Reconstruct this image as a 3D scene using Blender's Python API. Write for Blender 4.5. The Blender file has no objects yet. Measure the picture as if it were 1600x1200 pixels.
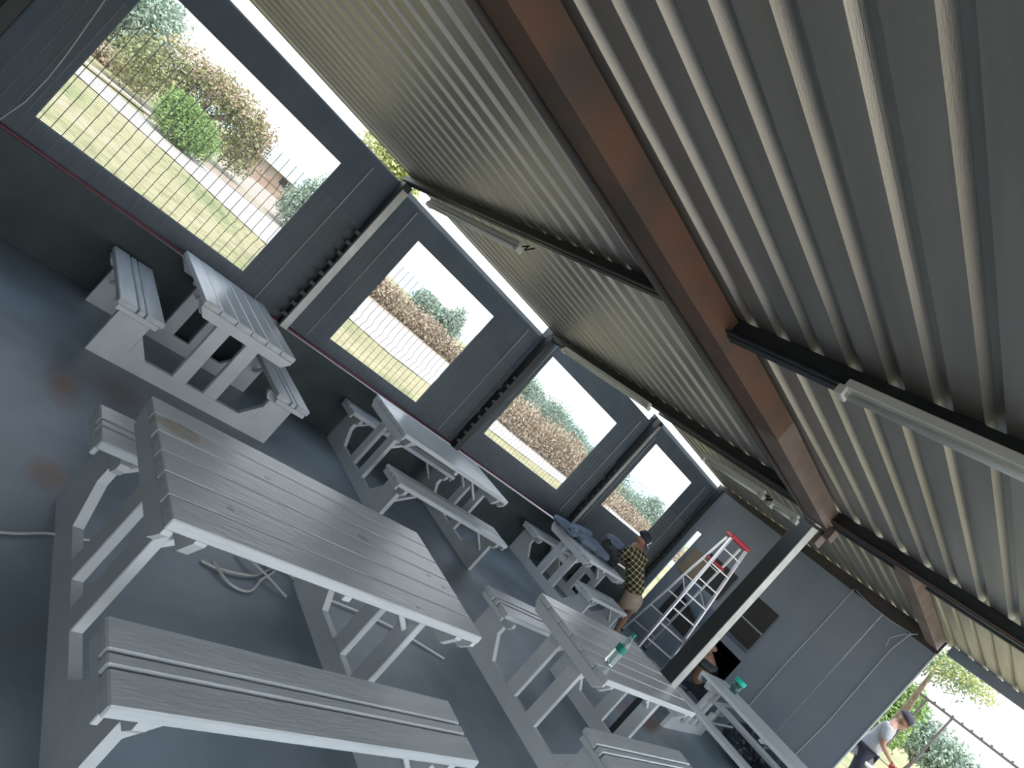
import bpy, bmesh, math, random
from mathutils import Vector, Matrix, Euler
import numpy as np

# ------------------------------------------------------------------ camera, sky, sun, exposure
sc = bpy.context.scene
COL = sc.collection
PI = math.pi
cam_d = bpy.data.cameras.new('camera')
cam = bpy.data.objects.new('camera', cam_d)
COL.objects.link(cam)
sc.camera = cam
cam_d.sensor_fit = 'HORIZONTAL'
cam_d.sensor_width = 36.0
cam_d.lens = 36.0 * 975.0 / 1600.0
cam_d.clip_start = 0.05
cam_d.clip_end = 2000


def cam_matrix(pitch, roll, yaw):
    cy, sy = math.cos(yaw), math.sin(yaw)
    fwd = Vector((-sy, cy, 0)); right = Vector((cy, sy, 0)); up = Vector((0, 0, 1))
    cp, sp = math.cos(pitch), math.sin(pitch)
    f2 = cp * fwd + sp * up
    u2 = -sp * fwd + cp * up
    cr, sr = math.cos(roll), math.sin(roll)
    r3 = cr * right + sr * u2
    u3 = -sr * right + cr * u2
    m = Matrix((r3, u3, -f2)).transposed().to_4x4()
    m.translation = Vector((0, 0, 1.7))
    return m


cam.matrix_world = cam_matrix(0.0022, 0.7362, 0.8502)

world = bpy.data.worlds.new('sky')
sc.world = world
world.use_nodes = True
wn = world.node_tree.nodes; wl = world.node_tree.links
wn.clear()
w_out = wn.new('ShaderNodeOutputWorld')
w_bg = wn.new('ShaderNodeBackground')
w_tc = wn.new('ShaderNodeTexCoord')
w_sep = wn.new('ShaderNodeSeparateXYZ')
w_ramp = wn.new('ShaderNodeValToRGB')
w_ramp.color_ramp.elements[0].position = 0.0
w_ramp.color_ramp.elements[0].color = (0.96, 0.98, 1.0, 1)
w_ramp.color_ramp.elements[1].position = 1.0
w_ramp.color_ramp.elements[1].color = (0.50, 0.70, 1.0, 1)
wl.new(w_tc.outputs['Generated'], w_sep.inputs[0])
wl.new(w_sep.outputs['Z'], w_ramp.inputs['Fac'])
wl.new(w_ramp.outputs['Color'], w_bg.inputs['Color'])
w_bg.inputs['Strength'].default_value = 1.35
wl.new(w_bg.outputs[0], w_out.inputs[0])

sun_d = bpy.data.lights.new('sun', 'SUN')
sun_d.energy = 2.3
sun_d.angle = math.radians(2.0)
sun_d.color = (1.0, 0.93, 0.80)
sun = bpy.data.objects.new('sun', sun_d)
COL.objects.link(sun)
sun.rotation_euler = Vector((-0.42, 0.10, -1.0)).to_track_quat('-Z', 'Y').to_euler()

sc.view_settings.view_transform = 'Standard'
sc.view_settings.look = 'None'
sc.view_settings.gamma = 1.0
sc.view_settings.use_curve_mapping = False
sc.view_settings.exposure = 1.10

# ------------------------------------------------------------------ materials
MATS = {}


def mat(name, color, rough=0.6, metal=0.0, color2=None, scale=6.0, detail=4.0, bump=0.0, bscale=40.0,
        stretch=None, spec=0.5, lo=0.35, hi=0.65, trans=0.0, alpha=1.0, coat=0.0):
    m = bpy.data.materials.new(name)
    m.use_nodes = True
    n = m.node_tree.nodes; l = m.node_tree.links
    b = n['Principled BSDF']
    b.inputs['Base Color'].default_value = (*color, 1)
    b.inputs['Roughness'].default_value = rough
    b.inputs['Metallic'].default_value = metal
    b.inputs['Specular IOR Level'].default_value = spec
    b.inputs['Transmission Weight'].default_value = trans
    b.inputs['Alpha'].default_value = alpha
    b.inputs['Coat Weight'].default_value = coat
    tc = n.new('ShaderNodeTexCoord')
    mp = n.new('ShaderNodeMapping')
    l.new(tc.outputs['Object'], mp.inputs[0])
    if stretch:
        mp.inputs['Scale'].default_value = stretch
    if color2 is not None:
        nz = n.new('ShaderNodeTexNoise')
        nz.inputs['Scale'].default_value = scale
        nz.inputs['Detail'].default_value = detail
        l.new(mp.outputs[0], nz.inputs['Vector'])
        r = n.new('ShaderNodeValToRGB')
        r.color_ramp.elements[0].position = lo
        r.color_ramp.elements[0].color = (*color, 1)
        r.color_ramp.elements[1].position = hi
        r.color_ramp.elements[1].color = (*color2, 1)
        l.new(nz.outputs['Fac'], r.inputs['Fac'])
        l.new(r.outputs['Color'], b.inputs['Base Color'])
    if bump > 0:
        nb = n.new('ShaderNodeTexNoise')
        nb.inputs['Scale'].default_value = bscale
        nb.inputs['Detail'].default_value = 5
        l.new(mp.outputs[0], nb.inputs['Vector'])
        bp = n.new('ShaderNodeBump')
        bp.inputs['Strength'].default_value = bump
        bp.inputs['Distance'].default_value = 0.01
        l.new(nb.outputs['Fac'], bp.inputs['Height'])
        l.new(bp.outputs[0], b.inputs['Normal'])
    MATS[name] = m
    return m


M_WOOD = mat('painted_timber', (0.58, 0.625, 0.64), 0.27, color2=(0.68, 0.72, 0.735), scale=3, bump=0.25, bscale=14, stretch=(6, 1, 6), spec=0.5)
M_WOODX = mat('painted_timber_plain', (0.60, 0.63, 0.64), 0.42, color2=(0.70, 0.73, 0.73), scale=4, bump=0.2, bscale=30)
M_KNOTD = mat('painted_knot', (0.30, 0.32, 0.32), 0.35)
M_KNOT = mat('bare_timber_knot', (0.36, 0.33, 0.26), 0.5, color2=(0.55, 0.52, 0.44), scale=12)
M_ROOF = mat('galvanised_sheet', (0.36, 0.335, 0.30), 0.46, metal=0.75, color2=(0.46, 0.43, 0.385), scale=2.5, stretch=(3, 0.25, 1), bump=0.12, bscale=220)
M_BROWN = mat('red_oxide_steel', (0.135, 0.066, 0.044), 0.6, color2=(0.075, 0.055, 0.045), scale=3.5, lo=0.45, hi=0.7)
M_BROWN2 = mat('worn_oxide_steel', (0.22, 0.165, 0.145), 0.55, color2=(0.14, 0.095, 0.08), scale=4)
M_LIP = mat('dull_dark_steel', (0.07, 0.058, 0.055), 0.5, color2=(0.045, 0.04, 0.04), scale=5)
M_RAFT = mat('black_steel', (0.018, 0.020, 0.024), 0.5, color2=(0.034, 0.038, 0.044), scale=5)
M_POSTD = mat('dark_post_paint', (0.028, 0.034, 0.034), 0.5)
M_GALV = mat('galvanised_steel', (0.46, 0.47, 0.46), 0.45, metal=0.3, color2=(0.58, 0.59, 0.57), scale=9)
M_CANVAS = mat('charcoal_canvas', (0.095, 0.125, 0.160), 0.75, color2=(0.12, 0.150, 0.180), scale=3, bump=0.1, bscale=300)
M_CANVAS_END = mat('grey_canvas', (0.21, 0.255, 0.30), 0.6, color2=(0.25, 0.285, 0.32), scale=1.2, bump=0.1, bscale=200)
M_WALLP = mat('dark_plinth_paint', (0.035, 0.052, 0.055), 0.5, color2=(0.05, 0.07, 0.07), scale=4)
M_RED = mat('dusty_red_paint', (0.20, 0.06, 0.075), 0.5)
M_WIRE = mat('fence_wire', (0.22, 0.24, 0.23), 0.5, metal=0.2)
M_HEM = mat('pale_cord', (0.55, 0.58, 0.58), 0.6)
M_WHITE = mat('white_enamel', (0.62, 0.61, 0.56), 0.4, color2=(0.70, 0.69, 0.64), scale=5)
M_TUBE = mat('lamp_glass_tube', (0.80, 0.80, 0.76), 0.2)
M_BLACKP = mat('black_plastic', (0.012, 0.012, 0.013), 0.4)
M_ALU = mat('aluminium', (0.70, 0.71, 0.73), 0.35, metal=0.6)
M_REDP = mat('red_plastic', (0.75, 0.02, 0.06), 0.4)
M_SKIN = mat('skin', (0.28, 0.15, 0.095), 0.55, color2=(0.33, 0.18, 0.115), scale=9)
M_KHAKI = mat('khaki_cloth', (0.36, 0.29, 0.21), 0.8, color2=(0.42, 0.34, 0.25), scale=10, bump=0.3, bscale=30)
M_SHOE = mat('white_shoe', (0.62, 0.63, 0.60), 0.6)
M_CAP = mat('dark_cap_cloth', (0.03, 0.025, 0.045), 0.7)
M_CAPW = mat('white_cap_cloth', (0.65, 0.67, 0.72), 0.7)
M_DENIM = mat('blue_grey_cloth', (0.10, 0.14, 0.19), 0.8, color2=(0.16, 0.20, 0.26), scale=8, bump=0.4, bscale=20)
M_BAG = mat('black_bag_fabric', (0.02, 0.026, 0.03), 0.6, color2=(0.04, 0.05, 0.055), scale=9, bump=0.3, bscale=40)
M_SHEET = mat('dark_plastic_sheet', (0.02, 0.03, 0.04), 0.28, color2=(0.05, 0.07, 0.09), scale=3, bump=0.5, bscale=6)
M_SACK = mat('grey_sack', (0.38, 0.40, 0.38), 0.6, color2=(0.5, 0.51, 0.49), scale=5, bump=0.3, bscale=12)
M_TAN = mat('tan_board', (0.24, 0.19, 0.13), 0.8, color2=(0.30, 0.24, 0.17), scale=5)
M_DARKB = mat('dark_board', (0.02, 0.019, 0.019), 0.6, color2=(0.035, 0.032, 0.03), scale=4)
M_VOID = mat('dark_room', (0.008, 0.008, 0.010), 0.8)
M_LGLASS = mat('clear_plastic', (0.80, 0.92, 0.88), 0.08, trans=0.9)
M_GREENP = mat('green_plastic', (0.01, 0.30, 0.20), 0.35)
M_TEAL = mat('turquoise_plastic', (0.02, 0.62, 0.46), 0.35)
M_TEALD = mat('smoky_green_plastic', (0.06, 0.22, 0.19), 0.2, trans=0.5)
M_CABLE = mat('white_cable', (0.66, 0.66, 0.62), 0.5)
M_GREY = mat('grey_shirt', (0.30, 0.30, 0.31), 0.8, color2=(0.36, 0.36, 0.37), scale=7)
M_NAVY = mat('navy_trousers', (0.04, 0.04, 0.065), 0.8)
M_REDC = mat('red_cloth', (0.55, 0.05, 0.05), 0.7)
M_BARK = mat('bark', (0.16, 0.12, 0.09), 0.9, color2=(0.24, 0.19, 0.14), scale=10)
M_ROAD = mat('pale_dirt_road', (0.43, 0.385, 0.335), 0.9, color2=(0.50, 0.45, 0.40), scale=0.6)
M_BOUNCE_YARD = mat('bounce_yard_earth', (0.62, 0.53, 0.42), 0.95, color2=(0.68, 0.60, 0.50), scale=0.5)
M_DIRT = mat('pinkish_dry_earth', (0.36, 0.275, 0.22), 0.95, color2=(0.40, 0.34, 0.24), scale=0.5)
M_KERB = mat('pale_kerb', (0.62, 0.60, 0.56), 0.8)
M_TIN = mat('pale_green_tin', (0.42, 0.55, 0.50), 0.5, color2=(0.50, 0.62, 0.58), scale=2)
M_TIN2 = mat('pale_blue_tin', (0.50, 0.58, 0.66), 0.5)
M_HWALL = mat('house_wall', (0.32, 0.24, 0.20), 0.9, color2=(0.40, 0.32, 0.27), scale=2)
M_SMUD = mat('red_thatch_fence', (0.36, 0.24, 0.19), 0.95, color2=(0.46, 0.34, 0.27), scale=3)
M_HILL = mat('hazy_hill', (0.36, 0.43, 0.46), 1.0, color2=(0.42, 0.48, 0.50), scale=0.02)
M_STEELF = mat('rusty_frame_steel', (0.10, 0.08, 0.075), 0.6)
M_GREENC = mat('green_container', (0.01, 0.22, 0.13), 0.5)


def ground_mat():
    m = bpy.data.materials.new('dry_lawn')
    m.use_nodes = True
    n = m.node_tree.nodes; l = m.node_tree.links
    b = n['Principled BSDF']; b.inputs['Roughness'].default_value = 0.95
    b.inputs['Specular IOR Level'].default_value = 0.1
    tc = n.new('ShaderNodeTexCoord')
    a = n.new('ShaderNodeTexNoise'); a.inputs['Scale'].default_value = 0.35; a.inputs['Detail'].default_value = 6
    l.new(tc.outputs['Object'], a.inputs['Vector'])
    r = n.new('ShaderNodeValToRGB')
    e = r.color_ramp.elements
    e[0].position = 0.36; e[0].color = (0.19, 0.21, 0.095, 1)
    e[1].position = 0.60; e[1].color = (0.36, 0.31, 0.18, 1)
    x = e.new(0.48); x.color = (0.29, 0.265, 0.14, 1)
    l.new(a.outputs['Fac'], r.inputs['Fac'])
    f = n.new('ShaderNodeTexNoise'); f.inputs['Scale'].default_value = 5; f.inputs['Detail'].default_value = 8
    l.new(tc.outputs['Object'], f.inputs['Vector'])
    mx = n.new('ShaderNodeMixRGB'); mx.blend_type = 'OVERLAY'; mx.inputs['Fac'].default_value = 0.7
    l.new(r.outputs['Color'], mx.inputs['Color1']); l.new(f.outputs['Fac'], mx.inputs['Color2'])
    l.new(mx.outputs['Color'], b.inputs['Base Color'])
    bp = n.new('ShaderNodeBump'); bp.inputs['Strength'].default_value = 0.6; bp.inputs['Distance'].default_value = 0.05
    l.new(f.outputs['Fac'], bp.inputs['Height']); l.new(bp.outputs[0], b.inputs['Normal'])
    return m


def floor_mat():
    m = bpy.data.materials.new('blue_grey_screed')
    m.use_nodes = True
    n = m.node_tree.nodes; l = m.node_tree.links
    b = n['Principled BSDF']
    tc = n.new('ShaderNodeTexCoord')
    a = n.new('ShaderNodeTexNoise'); a.inputs['Scale'].default_value = 1.3; a.inputs['Detail'].default_value = 7
    l.new(tc.outputs['Object'], a.inputs['Vector'])
    r = n.new('ShaderNodeValToRGB'); e = r.color_ramp.elements
    e[0].position = 0.35; e[0].color = (0.165, 0.205, 0.235, 1)
    e[1].position = 0.66; e[1].color = (0.300, 0.360, 0.405, 1)
    l.new(a.outputs['Fac'], r.inputs['Fac'])
    # worn orange patches where the paint has gone
    col = r.outputs['Color']
    fz = n.new('ShaderNodeTexNoise'); fz.inputs['Scale'].default_value = 7; fz.inputs['Detail'].default_value = 6
    l.new(tc.outputs['Object'], fz.inputs['Vector'])
    for cx, cy, sx, sy, k in [(-3.88, 0.92, 0.30, 0.13, 0.9), (-2.96, 0.90, 0.16, 0.12, 1.0), (-4.15, 1.25, 0.35, 0.25, 0.4), (-3.85, 1.35, 0.2, 0.2, 0.35),
                              (-2.75, 7.0, 0.25, 0.9, 0.7)]:
        mp = n.new('ShaderNodeMapping')
        mp.vector_type = 'POINT'
        mp.inputs['Location'].default_value = (-cx / sx, -cy / sy, 0)
        mp.inputs['Scale'].default_value = (1 / sx, 1 / sy, 0)
        l.new(tc.outputs['Object'], mp.inputs[0])
        g = n.new('ShaderNodeTexGradient'); g.gradient_type = 'SPHERICAL'
        l.new(mp.outputs[0], g.inputs[0])
        mu = n.new('ShaderNodeMath'); mu.operation = 'MULTIPLY'
        l.new(g.outputs['Fac'], mu.inputs[0]); l.new(fz.outputs['Fac'], mu.inputs[1])
        m2 = n.new('ShaderNodeMath'); m2.operation = 'MULTIPLY'; m2.use_clamp = True; m2.inputs[1].default_value = 3.0 * k
        l.new(mu.outputs[0], m2.inputs[0])
        mx = n.new('ShaderNodeMixRGB')
        l.new(m2.outputs[0], mx.inputs['Fac']); l.new(col, mx.inputs['Color1'])
        mx.inputs['Color2'].default_value = (0.24, 0.15, 0.11, 1)
        col = mx.outputs['Color']
    l.new(col, b.inputs['Base Color'])
    rr = n.new('ShaderNodeMapRange'); rr.inputs['To Min'].default_value = 0.28; rr.inputs['To Max'].default_value = 0.55
    l.new(a.outputs['Fac'], rr.inputs['Value']); l.new(rr.outputs[0], b.inputs['Roughness'])
    bp = n.new('ShaderNodeBump'); bp.inputs['Strength'].default_value = 0.15; bp.inputs['Distance'].default_value = 0.01
    l.new(fz.outputs['Fac'], bp.inputs['Height']); l.new(bp.outputs[0], b.inputs['Normal'])
    return m


def plaid_mat():
    m = bpy.data.materials.new('plaid_cloth')
    m.use_nodes = True
    n = m.node_tree.nodes; l = m.node_tree.links
    b = n['Principled BSDF']; b.inputs['Roughness'].default_value = 0.85
    tc = n.new('ShaderNodeTexCoord'); sp = n.new('ShaderNodeSeparateXYZ')
    l.new(tc.outputs['Object'], sp.inputs[0])
    outs = []
    for ax in ('X', 'Z'):
        mu = n.new('ShaderNodeMath'); mu.operation = 'MULTIPLY'; mu.inputs[1].default_value = 15.0
        fr = n.new('ShaderNodeMath'); fr.operation = 'FRACT'
        lt = n.new('ShaderNodeMath'); lt.operation = 'LESS_THAN'; lt.inputs[1].default_value = 0.26
        l.new(sp.outputs[ax], mu.inputs[0]); l.new(mu.outputs[0], fr.inputs[0]); l.new(fr.outputs[0], lt.inputs[0])
        outs.append(lt.outputs[0])
    ad = n.new('ShaderNodeMath'); ad.operation = 'ADD'
    l.new(outs[0], ad.inputs[0]); l.new(outs[1], ad.inputs[1])
    hf = n.new('ShaderNodeMath'); hf.operation = 'MULTIPLY'; hf.inputs[1].default_value = 0.5
    l.new(ad.outputs[0], hf.inputs[0])
    r = n.new('ShaderNodeValToRGB'); e = r.color_ramp.elements
    e[0].position = 0.0; e[0].color = (0.022, 0.020, 0.018, 1)
    e[1].position = 1.0; e[1].color = (0.70, 0.62, 0.36, 1)
    x = e.new(0.5); x.color = (0.26, 0.22, 0.10, 1)
    l.new(hf.outputs[0], r.inputs['Fac']); l.new(r.outputs['Color'], b.inputs['Base Color'])
    return m


def leaf_mat(name, c1, c2):
    m = mat(name, c1, 0.7, color2=c2, scale=1.6, detail=3, lo=0.3, hi=0.7, spec=0.2)
    m.node_tree.nodes['Principled BSDF'].inputs['Subsurface Weight'].default_value = 0.0
    return m


M_LAWN = ground_mat(); M_FLOOR = floor_mat(); M_PLAID = plaid_mat()
L_OLIVE = leaf_mat('olive_leaves', (0.20, 0.24, 0.12), (0.38, 0.36, 0.18))
L_GREEN = leaf_mat('fresh_leaves', (0.19, 0.30, 0.10), (0.30, 0.41, 0.16))
L_DARK = leaf_mat('dusty_green_leaves', (0.16, 0.24, 0.14), (0.26, 0.34, 0.22))
L_HAZE = leaf_mat('hazy_leaves', (0.25, 0.335, 0.25), (0.36, 0.43, 0.35))  # distance haze is mixed into these pale leaf colours
L_DRY = leaf_mat('dry_brush', (0.36, 0.275, 0.20), (0.46, 0.38, 0.27))
L_YEL = leaf_mat('yellow_green_leaves', (0.42, 0.46, 0.16), (0.60, 0.62, 0.32))

# ------------------------------------------------------------------ mesh helpers


class MB:
    def __init__(s):
        s.v = []; s.f = []

    def add(s, vs, fs):
        k = len(s.v)
        s.v += [tuple(v) for v in vs]
        s.f += [tuple(i + k for i in f) for f in fs]
        return s

    def box(s, x0, x1, y0, y1, z0, z1, m=None):
        vs = [Vector((x, y, z)) for x in (x0, x1) for y in (y0, y1) for z in (z0, z1)]
        if m is not None:
            vs = [m @ v for v in vs]
        return s.add(vs, [(0, 1, 3, 2), (4, 6, 7, 5), (0, 4, 5, 1), (2, 3, 7, 6), (0, 2, 6, 4), (1, 5, 7, 3)])

    def cbox(s, x0, x1, y0, y1, z0, z1, c=0.006, m=None):
        """a box whose edges are chamfered by c"""
        vs = []
        idx = {}
        for ix, x in enumerate((x0, x1)):
            for iy, y in enumerate((y0, y1)):
                for iz, z in enumerate((z0, z1)):
                    dx = c if ix == 0 else -c; dy = c if iy == 0 else -c; dz = c if iz == 0 else -c
                    idx[(ix, iy, iz)] = len(vs)
                    vs += [Vector((x, y + dy, z + dz)), Vector((x + dx, y, z + dz)), Vector((x + dx, y + dy, z))]
        fs = []
        g = lambda a, b_, c_, k: idx[(a, b_, c_)] + k
        for i in (0, 1):
            fs.append((g(i, 0, 0, 0), g(i, 1, 0, 0), g(i, 1, 1, 0), g(i, 0, 1, 0)))
            fs.append((g(0, i, 0, 1), g(1, i, 0, 1), g(1, i, 1, 1), g(0, i, 1, 1)))
            fs.append((g(0, 0, i, 2), g(1, 0, i, 2), g(1, 1, i, 2), g(0, 1, i, 2)))
        for a in (0, 1):
            for b_ in (0, 1):
                fs.append((g(a, b_, 0, 0), g(a, b_, 1, 0), g(a, b_, 1, 1), g(a, b_, 0, 1)))
                fs.append((g(a, 0, b_, 0), g(a, 1, b_, 0), g(a, 1, b_, 2), g(a, 0, b_, 2)))
                fs.append((g(0, a, b_, 1), g(1, a, b_, 1), g(1, a, b_, 2), g(0, a, b_, 2)))
                for d in (0, 1):
                    k = idx[(a, b_, d)]
                    fs.append((k, k + 1, k + 2))
        if m is not None:
            vs = [m @ v for v in vs]
        return s.add(vs, fs)

    def beam(s, p, q, w, h, up=(0, 0, 1), c=0.004):
        """bar from p to q of width w and height h"""
        p = Vector(p); q = Vector(q); d = q - p; L = d.length; d.normalize()
        u = Vector(up); side = d.cross(u)
        if side.length < 1e-4:
            side = d.cross(Vector((1, 0, 0)))
        side.normalize(); u = side.cross(d)
        m = Matrix((d, side, u)).transposed().to_4x4(); m.translation = p
        return s.cbox(0, L, -w / 2, w / 2, -h / 2, h / 2, c, m)

    def tube(s, pts, r, n=6, cap=True):
        pts = [Vector(p) for p in pts]
        rs = r if isinstance(r, (list, tuple)) else [r] * len(pts)
        rings = []
        prev = None
        for i, p in enumerate(pts):
            d = (pts[min(i + 1, len(pts) - 1)] - pts[max(i - 1, 0)]).normalized()
            if prev is None:
                a = d.cross(Vector((0, 0, 1)))
                if a.length < 0.05:
                    a = d.cross(Vector((1, 0, 0)))
            else:
                a = prev - d * prev.dot(d)
            a.normalize(); prev = a
            b = d.cross(a)
            rings.append([p + (a * math.cos(2 * PI * k / n) + b * math.sin(2 * PI * k / n)) * rs[i] for k in range(n)])
        vs = [v for rg in rings for v in rg]
        fs = []
        for i in range(len(pts) - 1):
            for k in range(n):
                fs.append((i * n + k, i * n + (k + 1) % n, (i + 1) * n + (k + 1) % n, (i + 1) * n + k))
        if cap:
            fs.append(tuple(range(n))[::-1]); fs.append(tuple((len(pts) - 1) * n + k for k in range(n)))
        return s.add(vs, fs)

    def lathe(s, prof, n=16, m=None):
        vs = []
        for r, z in prof:
            for k in range(n):
                v = Vector((r * math.cos(2 * PI * k / n), r * math.sin(2 * PI * k / n), z))
                vs.append(m @ v if m is not None else v)
        fs = []
        for i in range(len(prof) - 1):
            for k in range(n):
                fs.append((i * n + k, i * n + (k + 1) % n, (i + 1) * n + (k + 1) % n, (i + 1) * n + k))
        fs.append(tuple(range(n))[::-1]); fs.append(tuple((len(prof) - 1) * n + k for k in range(n)))
        return s.add(vs, fs)

    def prism(s, poly, t0, t1, axis='y'):
        """extrude a polygon of (a, b) pairs; axis names the extrusion direction"""
        n = len(poly)
        vs = []
        for t in (t0, t1):
            for a, b in poly:
                vs.append({'y': (a, t, b), 'x': (t, a, b), 'z': (a, b, t)}[axis])
        fs = [tuple(range(n)), tuple(range(n, 2 * n))[::-1]]
        for i in range(n):
            j = (i + 1) % n
            fs.append((i, j, n + j, n + i))
        return s.add(vs, fs)

    def mesh(s, name, m, smooth=False):
        me = bpy.data.meshes.new(name)
        me.from_pydata(s.v, [], s.f)
        bm = bmesh.new(); bm.from_mesh(me)
        bmesh.ops.recalc_face_normals(bm, faces=bm.faces)
        bm.to_mesh(me); bm.free()
        if m is not None:
            me.materials.append(m)
        if smooth:
            me.polygons.foreach_set('use_smooth', [True] * len(me.polygons))
        return me

    def obj(s, name, m, parent=None, smooth=False, **kw):
        o = bpy.data.objects.new(name, s.mesh(name, m, smooth))
        COL.objects.link(o)
        if parent is not None:
            o.parent = parent
        for k, v in kw.items():
            o[k] = v
        return o


def link(name, me, parent=None, loc=None, rot=None, scale=None):
    o = bpy.data.objects.new(name, me)
    COL.objects.link(o)
    if parent is not None:
        o.parent = parent
    if loc is not None:
        o.location = loc
    if rot is not None:
        o.rotation_euler = rot
    if scale is not None:
        o.scale = scale
    return o


def tag(o, label=None, cat=None, group=None, kind=None):
    if label: o['label'] = label
    if cat: o['category'] = cat
    if group: o['group'] = group
    if kind: o['kind'] = kind
    return o


def thing(name, label, cat, loc=(0, 0, 0), rz=0.0, group=None, kind=None):
    o = bpy.data.objects.new(name, None)
    o.empty_display_size = 0.1
    COL.objects.link(o)
    o.location = loc; o.rotation_euler = (0, 0, rz)
    return tag(o, label, cat, group, kind)


def copy_tree(o, parent=None):
    c = o.copy(); COL.objects.link(c)
    c.parent = parent
    for ch in list(o.children):
        copy_tree(ch, c)
    return c


# ------------------------------------------------------------------ ground outside and floor
def smooth01(t):
    t = max(0.0, min(1.0, t)); return t * t * (3 - 2 * t)


def gz(x, y):
    z = 0.03 * min(max(0.0, -x - 8), 40)
    z += 0.38 * smooth01((y - 10.6) / 2.0) * smooth01((x + 7) / 3)
    return z - 0.03


def ground():
    xs = [-400, -250, -160, -100, -70, -50, -42, -36, -31, -27, -24, -22, -20, -18, -16, -14, -12, -10, -8, -7, -6, -5.2, -4, -3, -2, -1, 0, 1, 2, 3.6, 5, 8, 14, 30, 60, 150, 400]
    ys = [-400, -150, -60, -30, -15, -8, -4, 0, 2, 4, 6, 8, 10, 10.6, 11.1, 11.6, 12.1, 12.6, 14, 17, 20, 25, 30, 40, 60, 100, 200, 400]
    vs = [(x, y, gz(x, y)) for x in xs for y in ys]
    n = len(ys)
    fs = [(i * n + j, (i + 1) * n + j, (i + 1) * n + j + 1, i * n + j + 1) for i in range(len(xs) - 1) for j in range(n - 1)]
    o = MB().add(vs, fs).obj('ground', M_LAWN)
    tag(o, 'dry yellow-green lawn outside the shelter', None, kind='structure')


ground()


def strip(name, near, far, material, dz, sub=10):
    vs = []; fs = []
    n = len(near)
    for (a, b) in zip(near, far):
        for k in range(sub + 1):
            t = k / sub
            x = a[0] + (b[0] - a[0]) * t; y = a[1] + (b[1] - a[1]) * t
            vs.append((x, y, gz(x, y) + dz))
    for i in range(n - 1):
        for k in range(sub):
            fs.append((i * (sub + 1) + k, i * (sub + 1) + k + 1, (i + 1) * (sub + 1) + k + 1, (i + 1) * (sub + 1) + k))
    return MB().add(vs, fs).obj(name, material)


near = [(-18.6, -8), (-18.5, 0.3), (-17.6, 2.8), (-15.3, 6.0), (-14.2, 8.6), (-14.6, 13), (-15.5, 20), (-17, 45)]
far = [(-20.4, -8), (-21.0, 0.3), (-21.5, 3.5), (-22.3, 8), (-23.0, 12), (-23.5, 16), (-24, 24), (-27, 50)]
tag(strip('dirt_road', near, far, M_ROAD, 0.02), 'pale dirt road crossing beyond the lawn', None, kind='structure')
tag(strip('kerb', [(-21.3, -8), (-21.4, 0.3), (-22.2, 2.2)], [(-21.9, -8), (-21.9, 0.3), (-22.7, 2.2)], M_KERB, 0.10, 2), 'pale kerb line along the far road edge', None, kind='structure')

tag(strip('dirt_patch', [(-21.1, 2.0), (-21.9, 4.5), (-22.5, 8.2), (-23.1, 12), (-23.6, 16), (-24.1, 24), (-27.1, 50)], [(-26, 2.0), (-30, 4.5), (-34, 8), (-36, 12), (-34, 16), (-34, 24), (-38, 50)], M_DIRT, 0.012), 'pinkish bare earth beyond the road', None, kind='structure')

tag(strip('bounce_yard', [(3.55, -60), (3.55, 0), (3.55, 10.9), (3.55, 60)], [(40, -60), (40, 0), (40, 10.9), (40, 60)], M_BOUNCE_YARD, 0.02), 'unseen bare earth beside the open side, added to bounce light onto the roof', None, kind='structure')  # out of view, added as pale ground to bounce warm light onto the roof
fl = MB().box(-5.86, 3.6, -2.6, 10.9, -0.25, 0.0).obj('floor', M_FLOOR)
tag(fl, 'blue-grey painted screed floor with worn orange patches', None, kind='structure')

# ------------------------------------------------------------------ left wall: plinth, ledge
WX = -5.72
wall = MB().box(WX - 0.14, WX, -2.59, 10.5, 0.0, 0.655).obj('wall_left', M_WALLP)
tag(wall, 'low dark plinth wall under the canvas curtains', None, kind='structure')
led = MB().beam((WX - 0.03, -2.59, 0.664), (WX - 0.03, 10.5, 0.70), 0.10, 0.016).obj('trim_1', M_RED)
tag(led, 'thin dull red ledge on top of the plinth wall', None, kind='structure')


nw_ = MB().box(-5.86, 3.6, -2.75, -2.6, 0.0, 2.80).obj('wall_near', M_WALLP)
tag(nw_, 'dark wall behind the camera', None, kind='structure')


def holed(mb, u0, u1, v0, v1, holes, t0, t1, axis):
    """plate spanning u,v with rectangular holes, thickness t0..t1 along axis (x or y)"""
    us = sorted({u0, u1, *[h[0] for h in holes], *[h[1] for h in holes]})
    vs = sorted({v0, v1, *[h[2] for h in holes], *[h[3] for h in holes]})
    for i in range(len(us) - 1):
        for j in range(len(vs) - 1):
            cu, cv = (us[i] + us[i + 1]) / 2, (vs[j] + vs[j + 1]) / 2
            if any(h[0] < cu < h[1] and h[2] < cv < h[3] for h in holes):
                continue
            if axis == 'x':
                mb.box(t0, t1, us[i], us[i + 1], vs[j], vs[j + 1])
            else:
                mb.box(us[i], us[i + 1], t0, t1, vs[j], vs[j + 1])


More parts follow.
